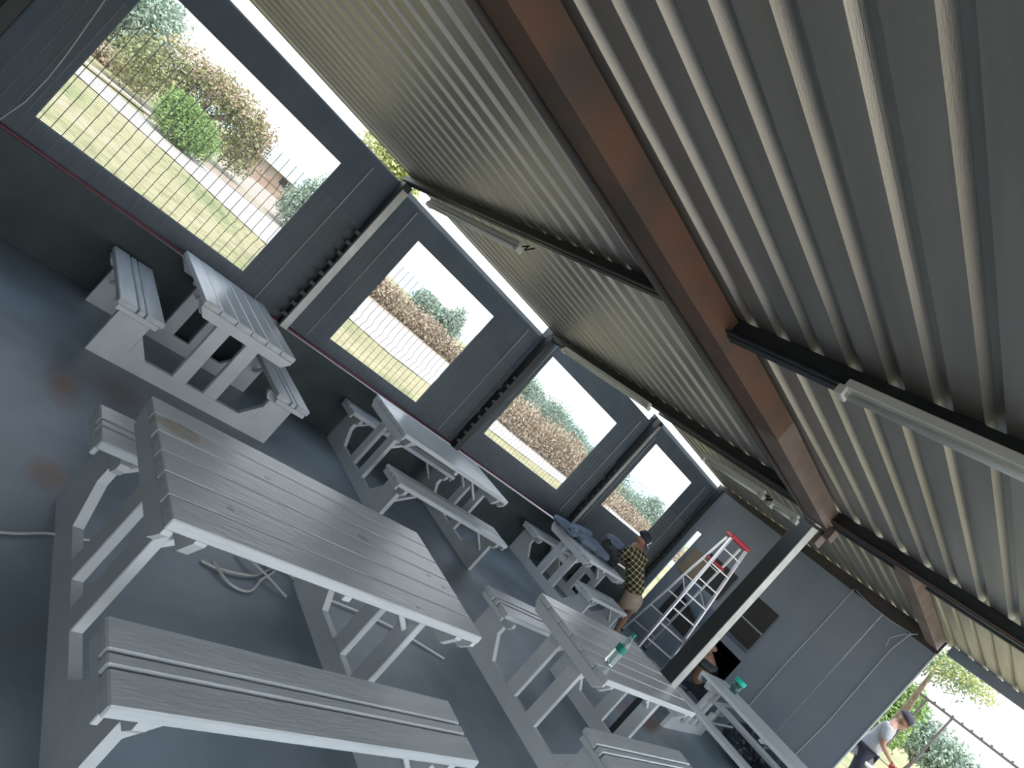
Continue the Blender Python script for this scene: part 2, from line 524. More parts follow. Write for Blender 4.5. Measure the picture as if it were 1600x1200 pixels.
CX = WX - 0.06
bays = [
    # y0, y1, ztop, window(y0,y1,z0,z1), label
    (-0.22, 2.30, 2.42, (0.075, 1.825, 0.845, 2.15), 'dark canvas curtain with the largest window hole, showing trees and lawn'),
    (2.44, 4.92, 2.42, (2.875, 4.20, 0.82, 2.15), 'dark canvas curtain whose window hole shows the road and a lone spiky bush'),
    (5.06, 7.62, 2.70, (5.27, 7.08, 1.015, 2.32), 'dark canvas curtain whose window hole shows leafy bushes over brown brush'),
    (7.76, 10.30, 2.83, (8.13, 9.65, 1.25, 2.54), 'farthest dark canvas curtain, its window hole above the person in the cap'),
]
CORD0 = [(-0.08, 2.40), (-0.07, 2.07), (-0.06, 1.79), (-0.035, 1.54), (-0.015, 1.31), (-0.005, 1.12), (-0.01, 0.9), (-0.045, 0.70)]
for i, (y0, y1, zt, w, lab) in enumerate(bays):
    t = thing('canvas_curtain', lab, 'curtain', (CX - 0.015 * (i % 2), (y0 + y1) / 2, 0.68), group='canvas curtains along the left wall')
    m = MB(); holed(m, y0 - 0.16, y1 + 0.085, 0.68, zt, [w], -0.006, 0.006, 'x')
    o = m.obj('curtain_cloth', M_CANVAS, t); o.location = (0, -(y0 + y1) / 2, -0.68)
    # hem piping round the hole and the pale lacing cords
    m = MB()
    m.tube([(0, w[0], w[2]), (0, w[1], w[2]), (0, w[1], w[3]), (0, w[0], w[3]), (0, w[0], w[2])], 0.008, 5)
    o = m.obj('window_hem', M_CANVAS, t); o.location = (0, -(y0 + y1) / 2, -0.68)
    cords = {0: [(-0.02, 0.75, 2.4, 0.06), (2.05, 0.72, 2.33, 0.0)], 1: [(2.66, 0.72, 2.33, 0.0), (4.68, 0.72, 2.33, 0.0)],
             2: [(5.18, 0.9, 2.5, 0.0), (7.42, 0.8, 2.58, 0.0)], 3: [(7.98, 0.9, 2.6, 0.0), (10.02, 0.7, 2.65, 0.0)]}[i]
    for (yy, za, zb, sag) in cords:
        pts = [(0.03, yy, za + (zb - za) * k / 8) for k in range(9)]
        if sag:
            pts = [(0.06, y_, z_) for (y_, z_) in CORD0]
        o = MB().tube(pts, 0.0045, 5).obj('lacing_cord', M_HEM, t); o.location = (0.0, -(y0 + y1) / 2, -0.68)
# canvas before the first post, running behind the camera side
t = thing('canvas_curtain', 'plain dark canvas curtain cut by the top left corner of the photo', 'curtain', (CX, -2.2, 0.68))
m = MB(); m.box(-0.026, -0.014, -0.5, 1.9, 0.0, 1.74); m.obj('curtain_cloth', M_CANVAS, t)

# posts
posts = [(-0.36, 2.44, M_POSTD, 'dark wall post at the top left corner of the photo'),
         (2.37, 2.44, M_GALV, 'pale-edged wall post right of the largest window hole'),
         (4.99, 2.46, M_POSTD, 'dark wall post between the second and third window holes'),
         (7.69, 2.80, M_GALV, 'grey-edged wall post left of the farthest window hole'),
         (10.36, 2.85, M_POSTD, 'dark corner post where curtain wall meets the end wall')]
for k, (y, zt, mt, lab) in enumerate(posts):
    t = thing('wall_post', lab, 'post', (WX + 0.03, y, 0.67))
    MB().cbox(-0.05, 0.05, -0.045, 0.045, 0, zt - 0.67, 0.004).obj('post_tube', M_POSTD, t)
    if mt is M_GALV:
        MB().cbox(0.051, 0.058, -0.03 if k == 1 else -0.02, 0.045, 0, zt - 0.74, 0.001).obj('cover_strip', M_GALV, t)
    # lugs that clamp the mesh to the post
    lug = MB().cbox(0.0, 0.03, -0.03, 0.03, -0.02, 0.02, 0.003).mesh('clamp', M_RAFT)
    for q in range(9):
        link('clamp', lug, t, (0.03, -0.07, 0.12 + 0.125 * q))

# welded mesh fence panels between the posts, in front of the canvas
FZ = [(0.70, 1.86), (0.70, 1.86), (0.70, 1.90), (0.72, 1.95)]
for i, (y0, y1, *_r) in enumerate(bays):
    z0, z1 = FZ[i]
    t = thing('mesh_fence_panel', ['wire mesh panel across the largest window hole', 'wire mesh panel across the second window hole from the left',
                                   'wire mesh panel across the third window hole from the left', 'wire mesh panel across the farthest window hole'][i],
              'fence', (WX + 0.0, y0, z0), group='welded wire mesh panels')
    bends = [0.06, 0.46, 0.86] if i == 0 else [0.1, 0.5, 0.9]

    def off(z):
        v = 0.0
        for bz in bends:
            v = max(v, 0.035 * max(0.0, 1 - abs((z - bz) / 0.05)))
        return v
    nz = 24
    zz = sorted({*[(z1 - z0) * k / 4 for k in range(5)], *[b + d for b in bends for d in (-0.05, 0, 0.05)]})
    vw = MB()
    vw.tube([(off(z), 0, z) for z in zz], 0.0030, 4)
    me = vw.mesh('vertical_wire', M_WIRE)
    nw = int((y1 - y0) / 0.0762)
    for k in range(nw + 1):
        link('vertical_wire', me, t, (0, 0.02 + k * 0.0762, 0))
    hw = MB()
    z = 0.01
    while z < z1 - z0:
        hw.box(off(z) - 0.0035, off(z) - 0.0007, 0, y1 - y0, z - 0.0011, z + 0.0011)
        z += 0.0127
    hw.obj('cross_wires', M_WIRE, t, kind='stuff')

# ------------------------------------------------------------------ roof
SL = 0.036
def rz1(x): return 2.515 + SL * (x + 5.74)
def rz2(x): return 2.915 + SL * (x + 5.74)


PITCH = 0.1715


def roof_sheet_mesh(y0, y1, nribs=4):
    """IBR sheet seen from below: broad pans, narrow raised ribs"""
    prof = []
    for k in range(nribs):
        x = k * PITCH
        prof += [(x, 0.0), (x + 0.018, 0.037), (x + 0.052, 0.037), (x + 0.068, 0.0)]
    prof += [(nribs * PITCH, 0.0), (nribs * PITCH + 0.012, 0.022)]
    vs = []
    for y in (y0, y1):
        for (x, z) in prof:
            vs.append((x, y, z))
        for (x, z) in prof:
            vs.append((x, y, z + 0.002))
    n = len(prof)
    fs = []
    for i in range(n - 1):
        fs.append((i, i + 1, 2 * n + i + 1, 2 * n + i))
        fs.append((n + i, n + i + 1, 3 * n + i + 1, 3 * n + i))
        fs.append((i, i + 1, n + i + 1, n + i)); fs.append((2 * n + i, 2 * n + i + 1, 3 * n + i + 1, 3 * n + i))
    fs += [(0, n, 3 * n, 2 * n), (n - 1, 2 * n - 1, 4 * n - 1, 3 * n - 1)]
    return MB().add(vs, fs).mesh('roof_sheet', M_ROOF)


ceil = thing('ceiling', 'low sloping roof of unlined ribbed metal sheets', None, (0, 0, 0), kind='structure')
X0 = -0.745 - 29 * PITCH - 0.01
n_sheet = 12
for (ya, yb, rz, dz) in [(-2.75, 5.06, rz1, 0), (4.96, 10.62, rz2, 0)]:
    me = roof_sheet_mesh(ya, yb)
    for k in range(n_sheet):
        x = X0 + k * 4 * PITCH
        link('roof_sheet', me, ceil, (x, 0, rz(x) + 0.0015 * (k % 2)), (0, -math.atan(SL), 0))

# rafters
def rafter(name, lab, y, xa, xb, zf, w, h, m, drop=0.0, lip=None):
    t = thing(name, lab, 'beam', ((xa + xb) / 2, y, zf((xa + xb) / 2) - h - drop))
    o = MB().beam((xa, y, zf(xa) - h / 2 - drop - 0.001), (xb, y, zf(xb) - h / 2 - drop - 0.001), w, h).obj('web', m, t)
    o.location = -t.location
    if lip:
        o = MB().beam((xa, y - w / 2 - 0.018, zf(xa) - h - drop + 0.010), (xb, y - w / 2 - 0.018, zf(xb) - h - drop + 0.010), 0.03, 0.012).obj('bottom_lip', lip, t)
        o.location = -t.location
    return t


rafter('rafter', 'dark steel rafter nearest, from wall post to the brown beam', 2.37, -5.80, -2.07, rz1, 0.05, 0.075, M_RAFT, lip=M_LIP)
rafter('rafter', 'black steel rafter nearest, right of the brown beam above the big lamp', 2.42, -1.87, 2.35, rz1, 0.06, 0.10, M_RAFT, lip=M_RAFT)
rafter('rafter', 'dark rafter from the second wall post to the column top', 5.00, -5.72, -2.12, rz1, 0.06, 0.095, M_RAFT, lip=M_LIP)
rafter('rafter', 'dark rafter right of the column, with a worn brown lower lip', 5.00, -1.90, 2.35, rz1, 0.06, 0.10, M_RAFT, lip=M_BROWN)
rafter('rafter', 'dark rafter hidden high behind the column rafter, over the third wall post', 7.69, -5.80, 2.35, rz2, 0.06, 0.045, M_RAFT)
rafter('rafter', 'dark header beam along the top of the end opening', 10.40, -1.80, 2.35, rz2, 0.06, 0.14, M_CANVAS_END)

# long brown beam
bt = thing('long_beam', 'long red-brown steel beam running under the ribbed roof', 'beam', (-1.93, 0, 2.5))
def quadbeam(p, q, wa, wb, za, zb, top_a, top_b, m, parent, name):
    mb = MB()
    vs = [(p[0] - wa / 2, p[1], za), (p[0] + wa / 2, p[1], za), (p[0] + wa / 2, p[1], top_a), (p[0] - wa / 2, p[1], top_a),
          (q[0] - wb / 2, q[1], zb), (q[0] + wb / 2, q[1], zb), (q[0] + wb / 2, q[1], top_b), (q[0] - wb / 2, q[1], top_b)]
    mb.add(vs, [(0, 1, 2, 3), (4, 7, 6, 5), (0, 4, 5, 1), (1, 5, 6, 2), (2, 6, 7, 3), (3, 7, 4, 0)])
    o = mb.obj(name, m, parent); o.location = -parent.location
    return o
quadbeam((-1.905, -2.55), (-1.905, 3.4), 0.175, 0.175, 2.50, 2.50, 2.64, 2.64, M_BROWN, bt, 'beam_length')
quadbeam((-1.905, 3.4), (-1.985, 5.06), 0.175, 0.165, 2.50, 2.495, 2.64, 2.64, M_BROWN2, bt, 'beam_end')
quadbeam((-2.005, -2.55), (-2.08, 5.06), 0.02, 0.02, 2.487, 2.482, 2.64, 2.64, M_LIP, bt, 'edge_flange')
bt2 = thing('short_beam', 'pale brown steel beam at the end wall corner', 'beam', (-1.98, 8, 2.85))
quadbeam((-1.83, 5.2), (-1.95, 10.3), 0.15, 0.15, 2.90, 2.875, 3.045, 3.045, M_BROWN2, bt2, 'beam_length')

# column with its bracket
ct = thing('column', 'tall dark steel column, the light on its right face painted as a pale plate', 'column', (-2.345, 5.80, 0))
MB().cbox(-0.070, 0.068, -0.068, 0.068, 0.0, 3.02, 0.004).obj('shaft', M_POSTD, ct)
MB().cbox(0.0685, 0.075, -0.068, 0.068, 0.02, 3.0, 0.001).obj('lit_face_plate', M_GALV, ct)  # pale colour stands for light falling on the face towards the open side
bk_ = thing('beam_bracket', 'pale brown steel bracket holding the beam end above the column', 'bracket', (-2.0, 5.06, 2.3))
MB().cbox(-0.10, 0.13, 0.0, 0.10, 0.172, 0.184, 0.002).obj('seat_plate', M_BROWN2, bk_)
MB().cbox(0.055, 0.085, -0.005, 0.12, 0.06, 0.171, 0.002).obj('web_plate', M_BROWN2, bk_)
MB().cbox(0.10, 0.15, -0.04, 0.06, 0.14, 0.235, 0.002).obj('side_plate', M_BROWN2, bk_)

# ------------------------------------------------------------------ end wall
EY = 10.37
ew = thing('wall_end', 'flat grey end wall with ropes and a hatch', None, (0, EY, 0), kind='structure')
segs = [(-5.42, -4.15, []), (-4.15, -2.62, [(-4.05, -3.57, 0.45, 0.93)]), (-2.62, -1.87, [])]
for (a, b, hs) in segs:
    m = MB(); holed(m, a + 0.004, b - 0.004, 0.0, 2.83, hs, 0.0, 0.03, 'y'); m.obj('wall_panel', M_CANVAS_END, ew)
MB().box(-5.90, -5.52, -0.0, 0.03, 0.0, 2.83).obj('wall_panel', M_CANVAS_END, ew)
m = MB(); m.box(-5.52, -5.42, 0, 0.03, 2.0, 2.83); m.box(-5.52, -5.42, 0, 0.03, 0.0, 0.35); m.obj('wall_panel', M_CANVAS_END, ew)
m = MB(); m.prism([(-5.80, 2.82), (-1.87, 2.82), (-1.87, rz2(-1.87) - 0.004), (-5.80, rz2(-5.80) - 0.004)], 0.032, 0.075, 'y'); m.obj('top_rail', M_LIP, ew)
MB().cbox(-1.885, -1.865, -0.01, 0.04, 0.0, 2.84, 0.003).obj('edge_cord', M_HEM, ew)
# dark store box behind the hatch
m = MB(); m.box(-4.3, -3.3, 0.9, 0.93, 0.2, 1.3); m.box(-4.33, -4.3, 0.04, 0.93, 0.2, 1.3); m.box(-3.3, -3.27, 0.04, 0.93, 0.2, 1.3)
m.box(-4.33, -3.27, 0.04, 0.93, 1.3, 1.33); m.box(-4.33, -3.27, 0.04, 0.93, 0.17, 0.2); m.obj('hatch_recess', M_VOID, ew)

t = thing('wall_hatch', 'pair of dark square hatch boards right of the column', 'hatch', (-3.85, EY - 0.03, 1.1))
MB().cbox(-0.25, 0.25, 0, 0.02, 0.36, 0.74, 0.003).obj('hatch_board', M_DARKB, t)
MB().cbox(-0.20, 0.25, 0, 0.02, 0.03, 0.33, 0.003).obj('hatch_board', M_DARKB, t)
MB().cbox(-0.25, 0.25, -0.005, 0.02, 0.335, 0.355, 0.002).obj('rail', M_GALV, t)
MB().cbox(-0.30, 0.25, -0.02, 0.02, -0.02, 0.015, 0.002).obj('sill', M_CANVAS, t)
t = thing('wall_hatch', 'dark hatch board seen through the ladder rungs', 'hatch', (-4.75, EY - 0.03, 0.55))
MB().cbox(-0.30, 0.30, 0, 0.02, 0.80, 1.32, 0.003).obj('hatch_board', M_DARKB, t)
MB().cbox(-0.32, 0.30, 0, 0.02, 0.0, 0.62, 0.003).obj('hatch_board', M_DARKB, t)
tag(MB().cbox(-5.32, -4.92, EY - 0.05, EY - 0.02, 1.28, 1.76, 0.01).obj('notice_board', M_TAN), 'faded tan board fixed to the end wall beside the ladder', 'board')
# crumpled translucent sheet on the wall behind the ladder
random.seed(5)
vs = []; fs = []
for i in range(9):
    for j in range(5):
        vs.append((-4.95 + 0.09 * i, EY - 0.10 - 0.035 * random.random(), 1.02 + 0.08 * j + 0.10 * math.sin(i * 0.9) * 0.3 - 0.02 * i))
for i in range(8):
    for j in range(4):
        fs.append((i * 5 + j, (i + 1) * 5 + j, (i + 1) * 5 + j + 1, i * 5 + j + 1))
o = MB().add(vs, fs).obj('plastic_film', M_DENIM, smooth=True)
sm = o.modifiers.new('t', 'SOLIDIFY'); sm.thickness = 0.006
tag(o, 'crumpled blue-grey sheet on the end wall behind the ladder', 'sheet')

# ropes on the end wall
def rope(pts, lab, r=0.006):
    o = MB().tube(pts, r, 5).obj('rope', M_HEM)
    tag(o, lab, 'rope')
rope([(-3.09, EY - 0.02, 2.86), (-3.09, EY - 0.015, 2.2), (-3.10, EY - 0.02, 1.4), (-3.08, EY - 0.02, 0.35)], 'taut pale rope hanging straight down the middle of the end wall')
rope([(-2.16, EY - 0.03, 2.90), (-2.22, EY - 0.04, 2.82), (-2.27, EY - 0.02, 2.5), (-2.26, EY - 0.015, 1.8), (-2.25, EY - 0.015, 1.2), (-2.29, EY - 0.02, 0.2)], 'pale rope hanging near the right edge of the end wall')
rope([(-3.06, EY - 0.02, 2.865), (-2.8, EY - 0.025, 2.82), (-2.5, EY - 0.025, 2.82), (-2.22, EY - 0.025, 2.85)], 'short pale rope strung along the top of the end wall')
rope([(-2.20, EY - 0.035, 2.86), (-2.27, EY - 0.05, 2.78), (-2.36, EY - 0.05, 2.62), (-2.33, EY - 0.05, 2.50)], 'frayed rope end dangling at the top right of the end wall', 0.004)

# ------------------------------------------------------------------ lamps
def batten(lab, x0, x1, y, z0, z1, double=False, gap=False):
    L = x1 - x0
    t = thing('batten_lamp', lab, 'lamp', ((x0 + x1) / 2, y, (z0 + z1) / 2))
    t.rotation_euler = (0, -math.atan2(z1 - z0, L), 0)
    MB().cbox(-L / 2, L / 2, -0.03, 0.03, 0.0, 0.04, 0.004).obj('housing', M_WHITE, t)
    for s in ((-0.018, 0.018) if double else (0.0,)):
        MB().tube([(-L / 2 + 0.03, s, -0.018), (L / 2 - 0.03, s, -0.018)], 0.014, 10).obj('tube', M_TUBE, t, smooth=True)
    for s in (-1, 1):
        MB().cbox(s * L / 2 - 0.018, s * L / 2 + 0.018, -0.032, 0.032, -0.036, 0.006, 0.003).obj('lamp_holder', M_WHITE, t)
    return t
t = batten('white batten lamp near the top left rafter with loose wires at its end', -5.35, -3.78, 2.50, 2.43, 2.47, True)
MB().tube([(0.80, 0, 0.02), (0.84, 0.01, 0.05), (0.88, -0.02, 0.0), (0.93, 0.0, 0.05)], 0.006, 5).obj('loose_wires', M_BLACKP, t)
batten('big white batten lamp under the black rafter at the right edge', -1.17, 0.1, 2.31, 2.55, 2.60)
t = batten('slim white batten lamp along the second dark rafter over the third window', -5.30, -3.85, 4.905, 2.415, 2.45)
t = batten('white batten lamp just left of the column top', -3.15, -2.50, 5.12, 2.405, 2.44)
MB().tube([(0.33, 0, 0.0), (0.36, 0.03, 0.02), (0.38, -0.02, -0.02), (0.42, 0.02, 0.02), (0.40, 0.0, -0.02)], 0.012, 6).obj('black_connector', M_BLACKP, t)
batten('short white batten lamp beside the column bracket', -2.40, -2.16, 5.12, 2.425, 2.435)

# ------------------------------------------------------------------ picnic tables
TW = 0.78       # top width
TH = 0.74       # top height
BH = 0.445      # bench height


KNOTS = [(2, 0.03, 0.20, 1.0), (3, -0.03, 0.62, 0.55), (3, 0.02, 0.70, 0.5), (1, 0.03, -0.30, 0.45), (4, 0.0, -0.55, 0.45), (5, 0.02, 0.35, 0.4)]


def picnic_table(L, lab, loc, rz, knot=False, width=TW, out=0.79, rail_z=None):
    t = thing('picnic_table', lab, 'table', loc, rz, 'white picnic tables with attached benches')
    hl = L / 2
    nb = 6
    gap = 0.006
    bw = (width - gap * (nb - 1)) / nb
    me = MB().cbox(-bw / 2, bw / 2, -hl, hl, 0, 0.042, 0.004).mesh('tabletop_board', M_WOOD)
    rnd = random.Random(int(abs(loc[0] * 100)) + 3)
    for k in range(nb):
        x = -width / 2 + bw / 2 + k * (bw + gap)
        o = link('tabletop_board', me, t, (x, rnd.uniform(-0.0015, 0.0015), TH - 0.042 + rnd.uniform(-0.0015, 0.0015)))
        if knot and k == 1:
            kb = MB().lathe([(0.001, 0.0425), (0.05, 0.0445), (0.062, 0.0425), (0.06, 0.03)], 14).obj('bare_patch', M_KNOT, o)
            kb.location = (-0.012, -hl + 0.10, 0); kb.scale = (0.85, 1.7, 1)
        for (kk, kx, ky, ks) in (KNOTS if knot else ()):
            if kk == k:
                kn = MB().lathe([(0.001, 0.0424), (0.012, 0.0427), (0.019, 0.0424), (0.018, 0.035)], 12).obj('knot', M_KNOTD, o)
                kn.location = (kx, ky, 0); kn.scale = (ks, ks * 1.9, 1)
    # bench seats
    ws = (0.125, 0.045, 0.125)
    mes = {w: MB().cbox(-w / 2, w / 2, -hl, hl, 0, 0.042, 0.006).mesh('seat_board', M_WOOD) for w in set(ws)}
    for s in (-1, 1):
        x = out - 0.315
        for w in ws:
            link('seat_board', mes[w], t, (s * (x + w / 2), rnd.uniform(-0.002, 0.002), BH - 0.042))
            x += w + 0.010
    ye = hl - 0.13
    sole = MB(); sole.prism([(-0.72, 0), (0.72, 0), (0.72, 0.115), (-0.72, 0.115)], -0.022, 0.022)
    sole_me = sole.mesh('sole_plank', M_WOODX)
    leg_me = MB().cbox(-0.055, 0.055, -0.022, 0.022, 0.115, TH - 0.13, 0.004).mesh('leg', M_WOODX)
    bp = MB().prism([(0.0, 0.1155), (0.215, 0.1155), (0.215, BH - 0.112), (0.0, BH - 0.112)], -0.022, 0.022)
    bp_me = bp.mesh('bench_post', M_WOODX)
    gus = MB().prism([(0.0, 0.1155), (0.0, 0.26), (0.12, 0.1155)], -0.022, 0.022).mesh('gusset', M_WOODX)
    hw = width / 2 - 0.005
    cl = MB().prism([(-hw, -0.012), (-hw + 0.05, -0.085), (hw - 0.05, -0.085), (hw, -0.012), (hw, 0.0), (-hw, 0.0)], -0.02, 0.02)
    cl_me = cl.mesh('top_cleat', M_WOODX)
    bc = MB().prism([(0, 0), (0.33, 0), (0.33, -0.03), (0.30, -0.068), (0.03, -0.068), (0, -0.03)], -0.02, 0.02)
    bc_me = bc.mesh('bench_cleat', M_WOODX)
    lip_me = MB().prism([(-hw, -0.001), (-hw, -0.02), (-hw + 0.05, -0.075), (hw - 0.05, -0.075), (hw, -0.02), (hw, -0.001)], -0.014, 0.014).mesh('end_lip', M_WOODX)
    for e in (-1, 1):
        y = e * ye
        link('sole_plank', sole_me, t, (0, y, 0.0))
        for s in (-1, 1):
            link('leg', leg_me, t, (s * 0.125, y, 0))
            o = link('bench_post', bp_me, t, (s * 0.72, y, 0), scale=(-s, 1, 1))
            o = link('gusset', gus, t, (s * 0.503, y, 0), scale=(-s, 1, 1))
            link('bench_cleat', bc_me, t, (s * (out - 0.01), y, BH - 0.0435), scale=(-s, 1, 1))
            # braces: post to bench underside, going inwards
            br = MB().beam((s * 0.66, y - e * 0.026, 0.22), (s * 0.66, y - e * 0.24, BH - 0.058), 0.035, 0.024)
            br.obj('brace', M_WOODX, t)
        link('top_cleat', cl_me, t, (0, y, TH - 0.0435))
        MB().beam((0.125, y - e * 0.030, TH - 0.25), (0.125, y - e * 0.28, TH - 0.058), 0.04, 0.028).obj('brace', M_WOODX, t)
        MB().beam((-0.125, y - e * 0.030, TH - 0.25), (-0.125, y - e * 0.28, TH - 0.058), 0.04, 0.028).obj('brace', M_WOODX, t)
        link('end_lip', lip_me, t, (0, e * (hl - 0.017), TH - 0.0425))
        for s in (-1, 1):
            MB().cbox(s * (out - 0.155) - 0.14, s * (out - 0.155) + 0.14, e * (hl - 0.014) - 0.011, e * (hl - 0.014) + 0.011, BH - 0.080, BH - 0.0425, 0.003).obj('end_lip', M_WOODX, t)
    if rail_z:
        for e in (-1, 1):
            MB().cbox(-0.069, 0.069, e * ye - 0.018, e * ye + 0.018, rail_z, rail_z + 0.09, 0.003).obj('cross_rail', M_WOODX, t)
    # centre batten under the boards
    MB().cbox(-hw + 0.03, hw - 0.03, -0.02, 0.02, TH - 0.085, TH - 0.0435, 0.003).obj('middle_batten', M_WOODX, t)
    return t


TABLE_A = picnic_table(1.16, 'short white picnic table set end-on against the plinth wall under the largest window', (-5.04, 1.735, 0), PI / 2 + 0.02)
TABLE_FRONT = picnic_table(1.58, 'largest white picnic table in the foreground, bare wood patch on one corner', (-2.10, 1.64, 0), 0.02, knot=True)
TABLE_B = picnic_table(1.66, 'white picnic table alongside the plinth wall under the second window', (-4.90, 4.24, 0), 0.01)
TABLE_E = picnic_table(1.62, 'white picnic table near the column with a green-banded bottle on it', (-2.24, 4.66, 0), 0.03)
TABLE_C = picnic_table(1.16, 'far white picnic table loaded with a jacket and a backpack', (-4.90, 7.42, 0), 0.10, out=0.74, rail_z=0.42)
TABLE_F = picnic_table(1.75, 'white picnic table behind the column, turned across the shelter', (-2.06, 8.26, 0), PI / 2 + 0.08, width=1.0, out=0.98)

# ------------------------------------------------------------------ cables on the floor
def cable(pts, lab, r=0.006, n=60):
    # smooth through the points
    P = [Vector(p) for p in pts]
    out = []
    for i in range(len(P) - 1):
        p0 = P[max(i - 1, 0)]; p1 = P[i]; p2 = P[i + 1]; p3 = P[min(i + 2, len(P) - 1)]
        for k in range(6):
            u = k / 6
            out.append(0.5 * ((2 * p1) + (-p0 + p2) * u + (2 * p0 - 5 * p1 + 4 * p2 - p3) * u * u + (-p0 + 3 * p1 - 3 * p2 + p3) * u ** 3))
    out.append(P[-1])
    o = MB().tube(out, r, 6).obj('cable', M_CABLE, smooth=True)
    tag(o, lab, 'cable')
cable([(-2.30, 0.35, 0.007), (-2.45, 0.76, 0.007), (-2.54, 0.93, 0.007), (-2.57, 1.05, 0.007), (-2.61, 1.18, 0.007)], 'single white cable crossing under the foreground table sole at the left edge')
cable([(-2.72, 1.64, 0.008), (-2.70, 1.75, 0.012), (-2.74, 1.95, 0.014), (-2.84, 2.08, 0.012), (-2.92, 2.20, 0.014), (-2.80, 2.34, 0.012), (-2.78, 2.6, 0.012), (-2.75, 3.0, 0.012), (-2.60, 3.5, 0.01)], 'white cable snaking away under the foreground table', 0.007)
cable([(-2.74, 1.70, 0.02), (-2.62, 1.78, 0.01), (-2.60, 1.90, 0.01), (-2.72, 2.00, 0.024), (-2.86, 2.12, 0.024), (-2.96, 2.02, 0.01), (-2.92, 1.90, 0.02), (-2.78, 2.02, 0.03), (-2.66, 2.16, 0.012)], 'tangled loop of white cable beneath the foreground table', 0.007)

# ------------------------------------------------------------------ bottle, cup
t = thing('bottle', 'clear plastic bottle with green neck band on the table by the column', 'bottle', (-2.03, 4.13, TH))
MB().lathe([(0.034, 0.0), (0.037, 0.01), (0.037, 0.155), (0.034, 0.175), (0.020, 0.215), (0.0135, 0.225), (0.0135, 0.245)], 18).obj('bottle_body', M_LGLASS, t, smooth=True)
MB().lathe([(0.0375, 0.11), (0.038, 0.115), (0.038, 0.155), (0.0375, 0.16)], 18).obj('label_band', M_GREENP, t, smooth=True)
MB().lathe([(0.015, 0.246), (0.0155, 0.248), (0.0155, 0.270), (0.014, 0.272)], 14).obj('bottle_cap', M_GREENP, t)
t = thing('tumbler', 'turquoise-rimmed smoky cup on the table behind the column', 'cup', (-2.74, 8.40, TH))
MB().lathe([(0.045, 0.0), (0.05, 0.01), (0.062, 0.13), (0.058, 0.13), (0.045, 0.012)], 18).obj('cup_body', M_TEALD, t, smooth=True)
MB().lathe([(0.064, 0.130), (0.068, 0.132), (0.070, 0.185), (0.066, 0.187)], 18).obj('cup_lid', M_TEAL, t)

# ------------------------------------------------------------------ jacket, backpack and bags on the far table
def blob(name, m, parts, parent=None, seed=1, sub=2, disp=0.02):
    """lumpy closed shape: metaball-like union by remeshing overlapping ellipsoids"""
    bm = bmesh.new()
    for (c, r, rot) in parts:
        mt = Matrix.Translation(c) @ Euler(rot).to_matrix().to_4x4() @ Matrix.Diagonal((*r, 1))
        bmesh.ops.create_icosphere(bm, subdivisions=3, radius=1.0, matrix=mt)
    me = bpy.data.meshes.new(name); bm.to_mesh(me); bm.free(); me.materials.append(m)
    o = bpy.data.objects.new(name, me); COL.objects.link(o)
    if parent is not None: o.parent = parent
    rm = o.modifiers.new('r', 'REMESH'); rm.mode = 'VOXEL'; rm.voxel_size = 0.012; rm.use_smooth_shade = True
    tx = bpy.data.textures.new(name + '_folds', 'CLOUDS'); tx.noise_scale = 0.12
    dm = o.modifiers.new('d', 'DISPLACE'); dm.texture = tx; dm.strength = disp; dm.mid_level = 0.5; dm.texture_coords = 'LOCAL'
    return o


jk = thing('jacket', 'crumpled blue-grey jacket lying along the far table top', 'jacket', (-5.0, 7.25, TH))
blob('jacket_body', M_DENIM, [((-0.10, -0.35, 0.05), (0.20, 0.26, 0.06), (0, 0, 0.2)), ((0.0, -0.02, 0.08), (0.22, 0.28, 0.08), (0, 0, 0)), ((0.06, 0.30, 0.07), (0.20, 0.26, 0.07), (0, 0, -0.3))], jk, disp=0.05)
blob('jacket_sleeve', M_DENIM, [((0.05, -0.38, 0.11), (0.06, 0.30, 0.045), (0, 0, 0.5)), ((-0.02, -0.15, 0.15), (0.06, 0.2, 0.045), (0.2, 0, -0.3))], jk, disp=0.03)
bk = thing('backpack', 'black backpack with loose straps at the far end of that table', 'bag', (-4.95, 7.88, TH))
blob('bag_body', M_BAG, [((0.0, 0.0, 0.16), (0.20, 0.14, 0.17), (0.2, 0, 0)), ((0.05, 0.06, 0.26), (0.15, 0.10, 0.10), (0, 0, 0))], bk, disp=0.04)
blob('bag_flap', M_DENIM, [((-0.02, -0.02, 0.30), (0.19, 0.13, 0.05), (0.3, 0, 0.2))], bk, disp=0.03)
MB().tube([(0.15, -0.06, 0.30), (0.24, -0.10, 0.20), (0.25, -0.09, 0.05), (0.17, -0.07, 0.02)], 0.012, 6).obj('strap', M_BLACKP, bk, smooth=True)
MB().tube([(-0.05, -0.14, 0.28), (-0.03, -0.22, 0.18), (0.03, -0.20, 0.06), (0.05, -0.12, 0.03)], 0.012, 6).obj('strap', M_BLACKP, bk, smooth=True)
ha = thing('duffel_bag', 'dark limp bag standing on the floor by the far curtain', 'bag', (-5.36, 8.42, 0.0))
blob('bag_body', M_BAG, [((0.0, 0.0, 0.28), (0.16, 0.13, 0.28), (0.1, 0.1, 0)), ((-0.03, 0.02, 0.55), (0.12, 0.10, 0.22), (0.1, 0, 0)), ((0.02, 0.0, 0.12), (0.20, 0.15, 0.12), (0, 0, 0))], ha, disp=0.04)
MB().tube([(-0.1, 0, 0.70), (-0.12, 0, 0.84), (0.04, 0.02, 0.86), (0.06, 0.0, 0.68)], 0.012, 6).obj('handle', M_BLACKP, ha, smooth=True)

